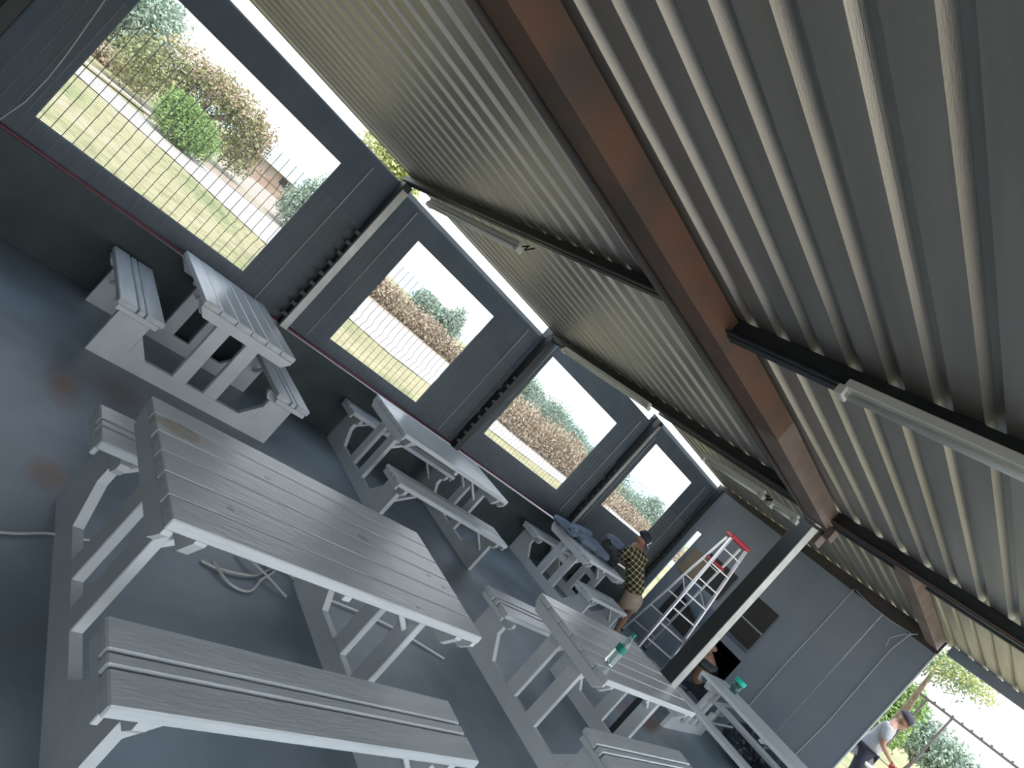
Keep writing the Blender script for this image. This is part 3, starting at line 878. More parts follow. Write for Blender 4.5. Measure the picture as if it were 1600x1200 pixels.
# dark plastic sheet, sack behind table F
o = blob('plastic_tarpaulin', M_SHEET, [((-2.55, 9.56, 0.24), (0.35, 0.26, 0.24), (0, 0, 0.1)), ((-2.0, 9.56, 0.30), (0.40, 0.28, 0.28), (0, 0, 0)), ((-1.5, 9.56, 0.18), (0.36, 0.28, 0.18), (0, 0, 0))], disp=0.10)
tag(o, 'heap of dark plastic sheeting on the floor beyond the turned table', 'sheet')
o = blob('sack', M_SACK, [((0, 0, 0.15), (0.34, 0.18, 0.15), (0, 0, 0.1)), ((0.2, 0.02, 0.12), (0.22, 0.2, 0.12), (0, 0, 0))], disp=0.04)
o.location = (-1.55, 8.80, 0.0)
tag(o, 'pale grey sack lying under the turned table', 'sack')

# ------------------------------------------------------------------ step ladder
def at_cam(r, u, base, d=0.0):
    """offset in the plane facing the camera direction: r to the right, u up, d away"""
    return Vector(base) + Vector((0.66, 0.751, 0)) * r + Vector((-0.751, 0.66, 0)) * d + Vector((0, 0, u))


lt = thing('step_ladder', 'tall aluminium step ladder with red top and red shelf', 'ladder', (-4.42, 9.46, 0), 0.98)
LH = 2.26
fw, tw, spread = 0.56, 0.32, 0.36
def rail(s, front, z):
    f = z / LH
    half = (fw + (tw - fw) * f) / 2
    if not front: half *= 0.90
    y = (-spread + (spread - 0.06) * f) if front else (spread - (spread - 0.06) * f)
    x = s * half - (0.10 * (1 - f) if False else 0)
    return Vector((x, y, z))
for s in (-1, 1):
    MB().beam(rail(s, True, 0.0), rail(s, True, LH - 0.03), 0.028, 0.06, up=(0, 1, 0), c=0.003).obj('front_rail', M_ALU, lt)
    MB().beam(rail(s, False, 0.0), rail(s, False, LH - 0.06), 0.024, 0.04, up=(0, 1, 0), c=0.003).obj('rear_rail', M_ALU, lt)
    for fr in (True, False):
        p = rail(s, fr, 0.0)
        MB().cbox(p.x - 0.025, p.x + 0.025, p.y - 0.04, p.y + 0.04, 0.0, 0.03, 0.004).obj('foot', M_BLACKP, lt)
    MB().beam(rail(s, True, 1.15), rail(s, False, 1.30), 0.012, 0.02, c=0.002).obj('spreader_bar', M_ALU, lt)
for k in range(7):
    z = 0.29 * (k + 1)
    MB().beam(rail(-1, True, z), rail(1, True, z), 0.075, 0.022, c=0.003).obj('step', M_ALU, lt)
for k in range(5):
    z = 0.36 * (k + 1) - 0.1
    MB().beam(rail(-1, False, z), rail(1, False, z), 0.03, 0.018, c=0.003).obj('rear_rung', M_ALU, lt)
MB().cbox(-0.19, 0.19, -0.10, 0.10, LH - 0.035, LH + 0.035, 0.012).obj('top_cap', M_REDP, lt)
MB().cbox(-0.16, 0.16, 0.02, 0.14, 1.76, 1.80, 0.006).obj('tool_shelf', M_REDP, lt)

# wire tangle by the ladder
random.seed(11)
pts = []
for k in range(34):
    a = k * 0.75
    pts.append((-4.0 + 0.22 * math.cos(a) + 0.05 * random.random(), 9.0 + 0.26 * math.sin(a * 1.13), 0.015 + 0.12 * random.random()))
cable(pts, 'tangle of pale wire on the floor in front of the ladder', 0.006)

# ------------------------------------------------------------------ people
def skin_mesh(name, joints, bones, m, parent=None, root=0, sub=1):
    me = bpy.data.meshes.new(name)
    me.from_pydata([j[0] for j in joints], bones, [])
    me.materials.append(m)
    o = bpy.data.objects.new(name, me)
    COL.objects.link(o)
    if parent is not None: o.parent = parent
    md = o.modifiers.new('skin', 'SKIN'); md.use_smooth_shade = True
    if not me.skin_vertices:
        me.skin_vertices.new() if hasattr(me.skin_vertices, 'new') else None
    for i, j in enumerate(joints):
        r = j[1]
        sv = me.skin_vertices[0].data[i]
        sv.radius = (r, r) if not isinstance(r, tuple) else r
        sv.use_root = (i == root)
    sb = o.modifiers.new('sub', 'SUBSURF'); sb.levels = sub; sb.render_levels = sub
    return o


class Body:
    """joints named; positions are given in (right, away, up) and the figure's Empty is turned to face the camera plane"""
    def __init__(s):
        s.n = {}; s.j = []; s.b = []

    def J(s, name, p, r, to=None):
        s.n[name] = len(s.j); s.j.append((Vector(p), r))
        if to is not None: s.b.append((s.n[to], s.n[name]))
        return s

    def hand(s, side, wrist, direction, palm_side, spread, size=1.0):
        """palm plus five curled fingers"""
        d = Vector(direction).normalized(); sp = Vector(spread).normalized(); cu = Vector(palm_side).normalized()
        w = Vector(s.j[s.n[wrist]][0])
        pc = w + d * 0.055 * size
        s.J(side + 'palm', pc, (0.034 * size, 0.020 * size), wrist)
        for k, (o, L) in enumerate([(-0.030, 0.062), (-0.010, 0.072), (0.010, 0.068), (0.029, 0.054)]):
            b0 = pc + d * 0.030 * size + sp * o * size
            s.J(f'{side}f{k}a', b0, 0.0100 * size, side + 'palm')
            s.J(f'{side}f{k}b', b0 + d * L * 0.5 * size + cu * 0.010, 0.0088 * size, f'{side}f{k}a')
            s.J(f'{side}f{k}c', b0 + d * L * 0.85 * size + cu * 0.032, 0.0075 * size, f'{side}f{k}b')
        t0 = w + d * 0.03 * size - sp * 0.030 * size
        s.J(side + 't0', t0, 0.011 * size, side + 'palm')
        s.J(side + 't1', t0 + d * 0.035 * size - sp * 0.022 * size + cu * 0.012, 0.0095 * size, side + 't0')


def head_parts(body, neck, c, face, r=0.098):
    """adds a shaped head around centre c looking along `face`"""
    f = Vector(face).normalized(); c = Vector(c)
    up = Vector((0, 0, 1)); side = f.cross(up).normalized()
    body.J('jaw', c + f * 0.030 - up * 0.065, (0.058, 0.062), neck)
    body.J('mid', c + f * 0.010, (0.080, 0.088), 'jaw')
    body.J('crown', c + up * 0.055 - f * 0.012, (0.076, 0.082), 'mid')
    body.J('nose', c + f * 0.105 - up * 0.018, (0.014, 0.016), 'mid')
    body.J('chin', c + f * 0.078 - up * 0.095, (0.026, 0.026), 'jaw')
    body.J('earl', c + side * 0.088 - up * 0.01, (0.012, 0.024), 'mid')
    body.J('earr', c - side * 0.088 - up * 0.01, (0.012, 0.024), 'mid')


def eyes_mouth(parent, c, face):
    f = Vector(face).normalized(); c = Vector(c); up = Vector((0, 0, 1)); side = f.cross(up).normalized()
    m = MB()
    for s in (-1, 1):
        p = c + f * 0.088 + side * 0.032 * s + up * 0.012
        m.add(*ico(p, 0.012))
    m.obj('eyes', M_BLACKP, parent, smooth=True)
    p = c + f * 0.090 - up * 0.055
    m = MB(); m.beam(p - side * 0.022, p + side * 0.022, 0.012, 0.008, c=0.002)
    m.obj('mouth', M_REDC if False else M_BARK, parent)


def ico(p, r):
    bm = bmesh.new(); bmesh.ops.create_icosphere(bm, subdivisions=1, radius=r)
    vs = [v.co + Vector(p) for v in bm.verts]; fs = [tuple(v.index for v in f.verts) for f in bm.faces]
    bm.free(); return vs, fs


CAMYAW = math.atan2(0.751, 0.66)

# man in plaid shirt, bending, seen from behind left
pt = thing('person', 'person in dark cap, yellow-black plaid shirt and khaki shorts, bending beside the ladder', 'person', (-4.46, 8.24, 0.0), CAMYAW)
pt.scale = (0.96, 0.96, 0.96)
B = Body()
B.J('pelvis', (0.06, 0.0, 0.66), (0.115, 0.10))
B.J('waist', (-0.08, -0.02, 0.82), (0.115, 0.095), 'pelvis')
B.J('chest', (-0.27, 0.0, 1.03), (0.145, 0.115), 'waist')
B.J('upper', (-0.37, 0.03, 1.17), (0.13, 0.11), 'chest')
B.J('neck', (-0.40, 0.08, 1.26), (0.058, 0.06), 'upper')
HC = Vector((-0.40, 0.12, 1.365)); HF = Vector((0.88, 0.2, -0.42))
head_parts(B, 'neck', HC, HF)
B.J('shr', (-0.20, 0.12, 1.17), (0.075, 0.075), 'upper')
B.J('elr', (-0.14, 0.22, 0.93), (0.046, 0.046), 'shr')
B.J('fr', (-0.10, 0.23, 0.80), (0.038, 0.038), 'elr')
B.J('wrr', (-0.06, 0.24, 0.69), (0.028, 0.028), 'fr')
B.hand('r', 'wrr', (0.25, 0.1, -1), (1, 0, 0), (0, 1, 0))
B.J('shl', (-0.49, -0.08, 1.12), (0.075, 0.075), 'upper')
B.J('ell', (-0.50, 0.06, 0.86), (0.046, 0.046), 'shl')
B.J('wrl', (-0.40, 0.25, 0.74), (0.028, 0.028), 'ell')
B.hand('l', 'wrl', (0.6, 0.5, -0.6), (1, 0, 0.2), (0, 1, 0))
for s, hx, kx, ax, ky in (('l', 0.0, -0.02, -0.03, 0.12), ('r', 0.15, 0.24, 0.22, 0.16)):
    yb = -0.06 if s == 'l' else 0.10
    B.J('hip' + s, (hx, yb, 0.60), (0.085, 0.085), 'pelvis')
    B.J('knee' + s, (kx, yb + ky, 0.34), (0.062, 0.062), 'hip' + s)
    B.J('calf' + s, ((kx + ax) / 2, yb + ky * 0.6, 0.24), (0.060, 0.060), 'knee' + s)
    B.J('ank' + s, (ax, yb, 0.085), (0.038, 0.038), 'calf' + s)
    B.J('heel' + s, (ax, yb - 0.01, 0.045), (0.036, 0.036), 'ank' + s)
    B.J('toe' + s, (ax + 0.12, yb + 0.11, 0.035), (0.038, 0.028), 'heel' + s)
skin_mesh('body', B.j, B.b, M_SKIN, pt)
eyes_mouth(pt, HC, HF)
S = Body()
S.J('p', (0.03, 0.0, 0.70), (0.172, 0.15))
S.J('w', (-0.08, -0.02, 0.83), (0.172, 0.150), 'p')
S.J('c', (-0.27, 0.0, 1.03), (0.192, 0.158), 'w')
S.J('u', (-0.37, 0.03, 1.16), (0.150, 0.132), 'c')
S.J('n', (-0.39, 0.06, 1.225), (0.078, 0.078), 'u')
S.J('sr', (-0.20, 0.12, 1.17), (0.092, 0.092), 'u')
S.J('er', (-0.15, 0.20, 0.98), (0.072, 0.072), 'sr')
S.J('sl', (-0.49, -0.08, 1.12), (0.095, 0.095), 'u')
S.J('el', (-0.50, 0.02, 0.93), (0.074, 0.074), 'sl')
skin_mesh('shirt', S.j, S.b, M_PLAID, pt)
K = Body()
K.J('p', (0.05, 0.0, 0.67), (0.168, 0.142))
K.J('t', (-0.01, -0.01, 0.79), (0.155, 0.132), 'p')
K.J('hl', (0.0, -0.06, 0.60), (0.118, 0.118), 'p')
K.J('kl', (-0.01, 0.02, 0.44), (0.100, 0.100), 'hl')
K.J('hr', (0.15, 0.10, 0.60), (0.122, 0.122), 'p')
K.J('kr', (0.20, 0.19, 0.44), (0.102, 0.102), 'hr')
skin_mesh('shorts', K.j, K.b, M_KHAKI, pt)
for s, ax, yb in ((0, -0.03, -0.06), (1, 0.22, 0.10)):
    q = Body()
    q.J('a', (ax - 0.01, yb - 0.03, 0.045), (0.045, 0.045)); q.J('b', (ax + 0.06, yb + 0.05, 0.042), (0.048, 0.042), 'a'); q.J('c', (ax + 0.14, yb + 0.13, 0.034), (0.045, 0.032), 'b')
    q.J('d', (ax, yb, 0.085), (0.044, 0.044), 'a')
    skin_mesh('shoe', q.j, q.b, M_SHOE, pt)
# cap: dome, brim
rot = HF.to_track_quat('X', 'Z').to_matrix().to_4x4()
cm = Matrix.Translation(HC + Vector((0, 0, 0.045))) @ rot
m = MB(); m.lathe([(0.108, -0.01), (0.110, 0.02), (0.100, 0.06), (0.07, 0.095), (0.02, 0.11)], 18, cm); m.obj('cap_crown', M_CAP, pt, smooth=True)
m = MB(); m.prism([(0.03, -0.085), (0.10, -0.08), (0.165, -0.05), (0.18, 0.0), (0.165, 0.05), (0.10, 0.08), (0.03, 0.085)], -0.008, 0.004, 'z')
m.v = [tuple(cm @ Vector(v)) for v in m.v]; m.obj('cap_brim', M_CAPW, pt)
m = MB(); m.prism([(0.075, -0.07), (0.112, -0.05), (0.118, 0.0), (0.112, 0.05), (0.075, 0.07)], 0.0, 0.075, 'z')
m.v = [tuple(cm @ Vector(v)) for v in m.v]; m.obj('cap_front_panel', M_CAPW, pt)

# crouching figure beyond table F
pf = thing('person', 'person in dark clothes crouching by the end wall hatch behind the column', 'person', (-3.66, 9.62, 0.0), CAMYAW)
pf.scale = (0.95, 0.95, 0.93)
B = Body()
B.J('pelvis', (0.10, 0.05, 0.30), (0.11, 0.10))
B.J('chest', (0.0, 0.0, 0.58), (0.11, 0.09), 'pelvis')
B.J('upper', (-0.03, 0.0, 0.70), (0.12, 0.10), 'chest')
B.J('neck', (-0.06, 0.0, 0.79), (0.055, 0.055), 'upper')
H2 = Vector((-0.08, 0.0, 0.90)); F2 = Vector((-0.5, 0.7, -0.3))
head_parts(B, 'neck', H2, F2)
for s in (-1, 1):
    k = 'l' if s < 0 else 'r'
    B.J('sh' + k, (s * 0.17 - 0.03, 0.0, 0.67), (0.07, 0.07), 'upper')
    B.J('el' + k, (s * 0.22, 0.16, 0.46), (0.044, 0.044), 'sh' + k)
    B.J('wr' + k, (s * 0.10, 0.34, 0.42), (0.028, 0.028), 'el' + k)
    B.hand(k, 'wr' + k, (0, 1, -0.2), (0, 0, -1), (1, 0, 0))
    B.J('hip' + k, (0.10 + s * 0.09, 0.10, 0.28), (0.08, 0.08), 'pelvis')
    B.J('knee' + k, (0.10 + s * 0.14, 0.42, 0.42), (0.06, 0.06), 'hip' + k)
    B.J('ank' + k, (0.10 + s * 0.13, 0.22, 0.08), (0.038, 0.038), 'knee' + k)
    B.J('toe' + k, (0.10 + s * 0.15, 0.40, 0.03), (0.038, 0.028), 'ank' + k)
skin_mesh('body', B.j, B.b, M_SKIN, pf)
eyes_mouth(pf, H2, F2)
S = Body()
S.J('p', (0.10, 0.05, 0.30), (0.17, 0.15)); S.J('c', (0.0, 0.0, 0.58), (0.19, 0.15), 'p'); S.J('u', (-0.03, 0.0, 0.69), (0.135, 0.115), 'c')
for s in (-1, 1):
    k = 'l' if s < 0 else 'r'
    S.J('s' + k, (s * 0.17 - 0.03, 0, 0.67), (0.085, 0.085), 'u'); S.J('e' + k, (s * 0.21, 0.13, 0.50), (0.062, 0.062), 's' + k)
skin_mesh('shirt', S.j, S.b, M_BAG, pf)
K = Body()
K.J('p', (0.10, 0.05, 0.28), (0.165, 0.145))
for s in (-1, 1):
    k = 'l' if s < 0 else 'r'
    K.J('h' + k, (0.10 + s * 0.09, 0.10, 0.28), (0.11, 0.11), 'p'); K.J('k' + k, (0.10 + s * 0.14, 0.40, 0.41), (0.078, 0.078), 'h' + k)
    K.J('a' + k, (0.10 + s * 0.13, 0.24, 0.12), (0.055, 0.055), 'k' + k)
skin_mesh('trousers', K.j, K.b, M_NAVY, pf)

# person outside at the far right
po = thing('person', 'person outside in grey top and dark trousers holding something red', 'person', (-2.02, 12.05, gz(-2.02, 12.6)), math.atan2(0.17, 0.985))
B = Body()
B.J('pelvis', (0.0, 0.0, 0.93), (0.115, 0.095))
B.J('waist', (-0.01, 0.0, 1.08), (0.11, 0.09), 'pelvis')
B.J('chest', (0.0, 0.02, 1.27), (0.14, 0.10), 'waist')
B.J('upper', (0.02, 0.03, 1.40), (0.12, 0.10), 'chest')
B.J('neck', (0.05, 0.05, 1.48), (0.055, 0.055), 'upper')
H3 = Vector((0.09, 0.07, 1.58)); F3 = Vector((0.85, 0.2, -0.5))
head_parts(B, 'neck', H3, F3)
for s in (-1, 1):
    k = 'l' if s < 0 else 'r'
    B.J('sh' + k, (0.02, s * 0.18 + 0.03, 1.38), (0.072, 0.072), 'upper')
    B.J('el' + k, (0.08, s * 0.20, 1.10), (0.045, 0.045), 'sh' + k)
    B.J('wr' + k, (0.28, s * 0.12, 1.00), (0.028, 0.028), 'el' + k)
    B.hand(k, 'wr' + k, (1, 0, -0.2), (0, 0, -1), (0, 1, 0))
    B.J('hip' + k, (0.0, s * 0.09, 0.86), (0.08, 0.08), 'pelvis')
    B.J('knee' + k, (0.06, s * 0.11, 0.48), (0.06, 0.06), 'hip' + k)
    B.J('ank' + k, (-0.02, s * 0.11, 0.085), (0.038, 0.038), 'knee' + k)
    B.J('toe' + k, (0.16, s * 0.12, 0.035), (0.038, 0.028), 'ank' + k)
skin_mesh('body', B.j, B.b, M_SKIN, po)
eyes_mouth(po, H3, F3)
S = Body()
S.J('p', (0.0, 0, 0.88), (0.185, 0.155)); S.J('hem', (0.0, 0, 0.80), (0.175, 0.15), 'p'); S.J('w', (-0.01, 0, 1.08), (0.16, 0.13), 'p'); S.J('c', (0, 0.02, 1.27), (0.185, 0.14), 'w'); S.J('u', (0.02, 0.03, 1.39), (0.14, 0.12), 'c')
for s in (-1, 1):
    k = 'l' if s < 0 else 'r'
    S.J('s' + k, (0.02, s * 0.18 + 0.03, 1.38), (0.09, 0.09), 'u'); S.J('e' + k, (0.07, s * 0.20, 1.14), (0.065, 0.065), 's' + k)
skin_mesh('top', S.j, S.b, M_GREY, po)
K = Body()
K.J('p', (0.0, 0, 0.90), (0.165, 0.14))
for s in (-1, 1):
    k = 'l' if s < 0 else 'r'
    K.J('h' + k, (0, s * 0.09, 0.84), (0.115, 0.115), 'p'); K.J('k' + k, (0.06, s * 0.11, 0.48), (0.085, 0.085), 'h' + k); K.J('a' + k, (-0.01, s * 0.11, 0.13), (0.062, 0.062), 'k' + k)
skin_mesh('trousers', K.j, K.b, M_NAVY, po)
for s in (-1, 1):
    q = Body(); q.J('a', (-0.03, s * 0.11, 0.045), (0.045, 0.045)); q.J('b', (0.08, s * 0.115, 0.04), (0.046, 0.038), 'a'); q.J('c', (0.18, s * 0.12, 0.034), (0.044, 0.03), 'b')
    skin_mesh('shoe', q.j, q.b, M_BLACKP, po)
cm = Matrix.Translation(H3 + Vector((0, 0, 0.045))) @ F3.to_track_quat('X', 'Z').to_matrix().to_4x4()
m = MB(); m.lathe([(0.110, -0.02), (0.112, 0.02), (0.100, 0.06), (0.07, 0.095), (0.02, 0.11)], 18, cm); m.obj('hat', M_CAP, po, smooth=True)
o = blob('red_cloth', M_REDC, [((-1.60, 12.10, gz(-2, 12.6) + 0.92), (0.13, 0.10, 0.07), (0, 0.3, 0))], disp=0.02)
tag(o, 'bright red cloth held in the outdoor person\'s hands', 'cloth')

# ------------------------------------------------------------------ outdoors
def foliage(name, blobs, n, size, m, parent=None, seed=0, flat=0.6):
    """leaf cards as real little quads filling ellipsoids (shell-weighted)"""
    rng = np.random.default_rng(seed)
    w = np.array([b[1][0] * b[1][1] * b[1][2] for b in blobs]) ** (2 / 3); w /= w.sum()
    which = rng.choice(len(blobs), n, p=w)
    d = rng.normal(size=(n, 3)); d /= np.linalg.norm(d, axis=1)[:, None]
    rad = rng.random(n) ** 0.45 * (1 + 0.12 * rng.normal(size=n))
    C = np.array([b[0] for b in blobs], float)[which]; Rr = np.array([b[1] for b in blobs], float)[which]
    P = C + d * Rr * rad[:, None]
    a = rng.normal(size=(n, 3)); a /= np.linalg.norm(a, axis=1)[:, None]
    b = np.cross(a, rng.normal(size=(n, 3))); b /= np.linalg.norm(b, axis=1)[:, None]
    s = size * (0.6 + 0.8 * rng.random(n))[:, None]
    V = np.stack([P - a * s, P - b * s * 0.45, P + a * s, P + b * s * 0.45], 1).reshape(-1, 3)
    me = bpy.data.meshes.new(name)
    F = np.arange(4 * n).reshape(n, 4)
    me.from_pydata(V.tolist(), [], F.tolist())
    me.materials.append(m)
    o = bpy.data.objects.new(name, me); COL.objects.link(o)
    if parent is not None: o.parent = parent
    return o


def tree(label, loc, blobs, n, size, m, trunk, seed, extra=None, name='tree', cat='tree', group=None):
    t = thing(name, label, cat, loc, group=group)
    fo = foliage('foliage', blobs, int(n * 3.2), size * 0.55, m, t, seed); fo['kind'] = 'stuff'
    if extra:
        for (bl, nn, ss, mm) in extra:
            f2 = foliage('foliage', bl, int(nn * 3), ss * 0.55, mm, t, seed + 1); f2['kind'] = 'stuff'
    tr = MB()
    for pts, rs in trunk:
        tr.tube(pts, rs, 8)
    if trunk:
        tr.obj('trunk', M_BARK, t, smooth=True)
    return t


def branches(top, n, seed, r=0.16, spread=1.6):
    rnd = random.Random(seed)
    out = [([(0, 0, -0.1), (0.05, 0.05, top * 0.4), (0.0, -0.05, top * 0.75)], [r, r * 0.8, r * 0.6])]
    for k in range(n):
        a = 2 * PI * k / n + rnd.uniform(-0.3, 0.3)
        out.append(([(0.02, 0, top * (0.35 + 0.1 * rnd.random())), (math.cos(a) * spread * 0.4, math.sin(a) * spread * 0.4, top * 0.75), (math.cos(a) * spread, math.sin(a) * spread, top * 1.15)], [r * 0.55, r * 0.35, r * 0.12]))
    return out


g = lambda x, y: gz(x, y)
tree('big spreading olive and yellow tree seen through the largest window', (-24.0, 3.2, g(-24, 3.2)),
     [((0, -1.0, 1.4), (1.2, 1.4, 0.9)), ((0, 0.2, 1.9), (1.2, 1.3, 0.75)), ((0, 1.35, 1.55), (1.0, 0.9, 0.85)), ((0.3, -1.9, 0.9), (1.0, 0.9, 0.8)), ((0, 1.7, 0.8), (0.9, 0.7, 0.7))], 2900, 0.12, L_OLIVE,
     branches(1.6, 6, 3, 0.15, 1.3), 3, extra=[([((0, 0.1, 2.1), (1.3, 1.9, 0.55)), ((0.2, 1.8, 1.6), (0.6, 0.6, 0.8))], 1200, 0.12, L_DRY)])
tree('round bright green bush below the big olive tree', (-20.6, 2.85, g(-20, 3)),
     [((0, 0, 0.62), (0.8, 0.95, 0.62)), ((0, -0.4, 0.95), (0.6, 0.5, 0.4))], 4200, 0.085, L_GREEN, branches(0.7, 4, 4, 0.06, 0.4), 7, name='bush', cat='bush')
tree('hazy blue-green tree at the left rear of the big olive tree', (-31, 0.9, g(-31, 1)),
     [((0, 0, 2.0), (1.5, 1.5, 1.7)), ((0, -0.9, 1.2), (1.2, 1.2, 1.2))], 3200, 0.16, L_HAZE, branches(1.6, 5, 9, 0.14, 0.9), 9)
tree('low dry brown scrub along the road at the left of the largest window', (-26.5, -0.4, g(-26, 0)),
     [((0, -2.0, 0.35), (1.0, 2.6, 0.5)), ((0, 1.2, 0.3), (0.8, 1.6, 0.35))], 2600, 0.12, L_DRY, [], 12, name='scrub', cat='bush')
tree('hazy grey-green tree at the right side of the largest window', (-23.0, 7.7, g(-23, 7.5)),
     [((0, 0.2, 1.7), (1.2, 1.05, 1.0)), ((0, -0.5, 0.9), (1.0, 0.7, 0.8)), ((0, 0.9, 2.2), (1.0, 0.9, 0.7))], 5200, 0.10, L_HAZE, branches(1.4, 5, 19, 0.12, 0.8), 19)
tree('yellow-green sunlit treetop showing above the curtain at the first rafter', (-11.4, 4.25, 0.08),
     [((0, 0, 3.35), (0.7, 0.65, 0.55)), ((0, 0.35, 2.9), (0.5, 0.5, 0.4))], 2200, 0.09, L_YEL, branches(2.6, 5, 23, 0.09, 0.5), 23)
# brown reed fence / scrub band
tree('band of reddish dry brush beyond the road in the second window', (-25.0, 16.0, g(-25, 16)),
     [((0, -3.5, 0.35), (0.8, 2.4, 0.7)), ((0, 0, 0.35), (0.8, 3.0, 0.75)), ((0, 3.5, 0.3), (0.8, 2.5, 0.7))], 5600, 0.14, L_DRY, [], 31, name='scrub', cat='bush')
tree('lone spiky grey-green bush in the second window', (-27.9, 18.2, g(-28, 18)),
     [((0, 0, 1.1), (0.9, 0.9, 0.9)), ((0, 0.3, 1.7), (0.5, 0.5, 0.8)), ((0, -1.6, 1.2), (0.8, 1.0, 0.7))], 2600, 0.15, L_HAZE, branches(1.6, 5, 33, 0.07, 0.6), 33, name='bush', cat='bush')
tree('row of brown brush across the third window', (-18.5, 20.5, g(-18, 20)),
     [((0, -2.5, 0.6), (0.8, 2.2, 0.85)), ((0, 0.5, 0.7), (0.8, 2.4, 0.95)), ((0, 3.6, 0.6), (0.8, 2.5, 0.85))], 6000, 0.12, L_DRY, [], 37, name='scrub', cat='bush')
tree('leafy pale green bushes rising over the brown brush in the third window', (-21.6, 22.0, g(-21, 22)),
     [((0, -2.2, 1.7), (0.8, 1.4, 0.75)), ((0, 0.4, 1.6), (0.8, 1.4, 0.85)), ((0, 2.6, 1.3), (0.8, 1.5, 0.8)), ((0, 5.0, 1.3), (0.8, 1.3, 0.6))], 5600, 0.11, L_HAZE, branches(1.0, 4, 39, 0.07, 0.5), 39, name='bush', cat='bush')
tree('distant pale bushes low in the farthest window', (-24.5, 38.0, g(-24, 38)),
     [((0, -5, 0.9), (1, 3.0, 1.2)), ((0, 0, 0.7), (1, 3.0, 1.0)), ((0, 5, 0.8), (1, 3, 1.0)), ((0, 1.2, 1.6), (0.8, 0.9, 0.8))], 4200, 0.17, L_HAZE, branches(1.0, 3, 41, 0.07, 0.5), 41, name='bush', cat='bush')
tree('dry tan scrub at the foot of the farthest window', (-20.5, 34.5, g(-20, 34)),
     [((0, -3, 0.3), (1, 3.5, 0.6)), ((0, 4, 0.3), (1, 3.5, 0.6))], 3600, 0.14, L_DRY, [], 43, name='scrub', cat='bush')
# right end
tree('sunlit leafy branches hanging by the end wall corner outside', (-3.0, 17.0, 0.35),
     [((0.2, -1.0, 3.05), (0.75, 0.8, 0.40)), ((0.9, -1.0, 3.1), (0.45, 0.6, 0.28))], 900, 0.06, L_YEL, [([(0, 1.5, 0), (0, 1.0, 2.0), (0.1, -0.2, 3.1)], [0.12, 0.08, 0.02]), ([(0.1, 0.2, 2.9), (0.6, -0.6, 3.1), (1.0, -1.0, 3.15)], [0.03, 0.02, 0.006])], 51, extra=[([((0.3, -1.0, 3.0), (0.9, 0.8, 0.45))], 500, 0.07, L_DARK)])
tree('pale green bush outside past the end wall edge', (-4.55, 25.0, 0.35),
     [((0, 0, 1.5), (0.9, 0.8, 1.2)), ((0.2, 0, 2.4), (0.7, 0.7, 0.6))], 2600, 0.12, L_GREEN, branches(1.6, 4, 53, 0.09, 0.5), 53, name='bush', cat='bush')
tree('hazy blue-green tree group far outside at the right', (-6.2, 48.0, 0.35),
     [((0, 0, 2.2), (3.2, 1.5, 1.4)), ((-2.5, 0, 2.6), (2.2, 1.5, 1.4)), ((2.8, 0, 1.6), (2.5, 1.5, 1.0))], 5200, 0.22, L_HAZE, branches(1.6, 4, 55, 0.12, 1.2), 55)

# hills
def hill(lab, pts, w, m):
    vs = []; fs = []
    for (x, y, z) in pts:
        d = Vector((x, y, 0)).normalized()
        vs += [(x - d.x * w, y - d.y * w, -3), (x, y, z), (x + d.x * w, y + d.y * w, -3)]
    for i in range(len(pts) - 1):
        fs += [(3 * i, 3 * i + 3, 3 * i + 4, 3 * i + 1), (3 * i + 1, 3 * i + 4, 3 * i + 5, 3 * i + 2)]
    o = MB().add(vs, fs).obj('hill', m, smooth=True)
    tag(o, lab, None, kind='structure')
hp = []
random.seed(2)
for k in range(30):
    a = math.radians(-100 + k * 4)
    hp.append((math.sin(a) * 300, math.cos(a) * 300, 8 + 3.5 * math.sin(k * 0.9) + random.uniform(-1, 1)))
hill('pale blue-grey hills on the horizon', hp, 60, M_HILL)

# distant house
ht = thing('house', 'distant brick house with a pale green pitched tin roof', 'house', (-43.5, 11.8, gz(-43.5, 11.8)), 0.25)
MB().box(-2.0, 2.0, -1.7, 1.9, 0, 0.85).obj('house_wall', M_HWALL, ht)
rf = MB(); rf.add([(-2.4, -2.0, 0.8), (2.4, -2.0, 0.8), (2.4, 2.2, 0.8), (-2.4, 2.2, 0.8), (0, -0.7, 2.0), (0, 0.9, 2.0)],
                  [(0, 1, 4), (1, 2, 5, 4), (2, 3, 5), (3, 0, 4, 5), (0, 3, 2, 1)])
rf.obj('roof', M_TIN, ht)
for yy in (-1.0, 0.9):
    wi = MB().box(2.0, 2.05, yy - 0.3, yy + 0.3, 0.25, 0.7).obj('window', M_DARKB, ht)
fh = thing('reed_fence', 'reddish reed fence in front of the distant house', 'fence', (-33.0, 8.6, gz(-33, 8.6)))
random.seed(8)
fm = MB()
for k in range(150):
    y = -3.6 + k * 0.05
    fm.box(-0.02, 0.02, y, y + 0.035, 0, 0.62 + random.uniform(-0.12, 0.12))
fm.obj('reeds', M_SMUD, fh, kind='stuff')
MB().beam((0.03, -3.6, 0.4), (0.03, 3.9, 0.4), 0.03, 0.04).obj('rail', M_BARK, fh)

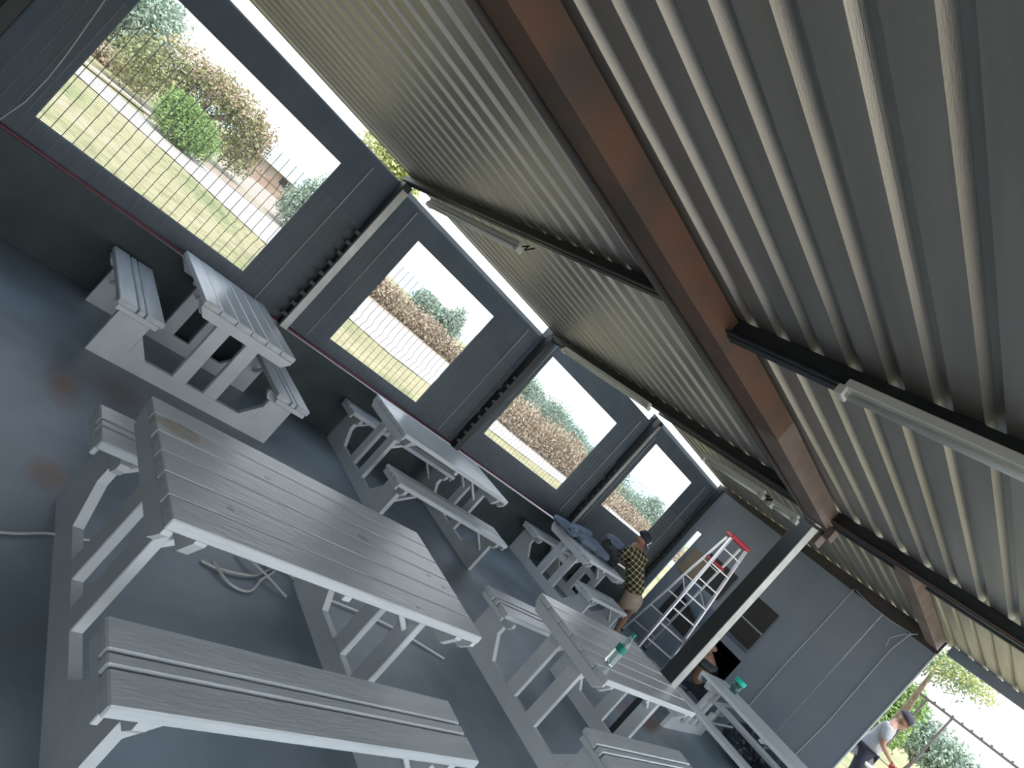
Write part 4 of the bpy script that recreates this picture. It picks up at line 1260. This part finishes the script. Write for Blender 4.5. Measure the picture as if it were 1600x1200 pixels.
# pergola-like steel frame outside
fr = thing('steel_frame', 'thin dark steel frame standing outside at the bottom right corner', 'frame', (-2.5, 15.9, 0.35))
def fz(x): return 2.28 + 0.05 * x
MB().beam((0, 0, -0.02), (0, 0, fz(0)), 0.04, 0.04, up=(0, 1, 0)).obj('post', M_STEELF, fr)
MB().beam((0.47, 0, -0.02), (0.47, 0, fz(0.5)), 0.04, 0.04, up=(0, 1, 0)).obj('post', M_STEELF, fr)
MB().beam((-0.15, 0, fz(-0.15)), (2.4, 0, fz(2.4)), 0.05, 0.05).obj('top_rail', M_STEELF, fr)
nub = MB().cbox(-0.02, 0.02, -0.02, 0.02, 0, 0.035, 0.003).mesh('stud', M_STEELF)
for k in range(14):
    link('stud', nub, fr, (0.12 + 0.17 * k, 0, fz(0.12 + 0.17 * k) + 0.02))

# outdoor table and green box at the bottom right
ot = thing('trestle_table', 'pale outdoor table in front of the person outside', 'table', (-1.28, 11.75, gz(-1.28, 12.6)), 0.2)
for k in range(3):
    MB().cbox(-0.6, 0.6, -0.24 + k * 0.165, -0.09 + k * 0.165, 0.72, 0.755, 0.004).obj('tabletop_board', M_WHITE, ot)
for sx in (-0.5, 0.5):
    for sy in (-0.18, 0.2):
        MB().cbox(sx - 0.03, sx + 0.03, sy - 0.03, sy + 0.03, 0.0, 0.72, 0.004).obj('leg', M_WHITE, ot)
gb = thing('green_crate', 'dark green crate just outside the end wall edge', 'crate', (-1.85, 11.15, gz(-1.85, 11.4)))
m = MB(); m.cbox(-0.22, 0.22, -0.18, 0.18, 0, 0.02, 0.004); m.cbox(-0.22, 0.22, -0.18, -0.16, 0.02, 0.38, 0.004); m.cbox(-0.22, 0.22, 0.16, 0.18, 0.02, 0.38, 0.004)
m.cbox(-0.22, -0.20, -0.16, 0.16, 0.02, 0.38, 0.004); m.cbox(0.20, 0.22, -0.16, 0.16, 0.02, 0.38, 0.004); m.obj('crate_shell', M_GREENC, gb)
MB().cbox(-0.24, 0.24, -0.20, 0.20, 0.38, 0.41, 0.006).obj('rim', M_GREENC, gb)
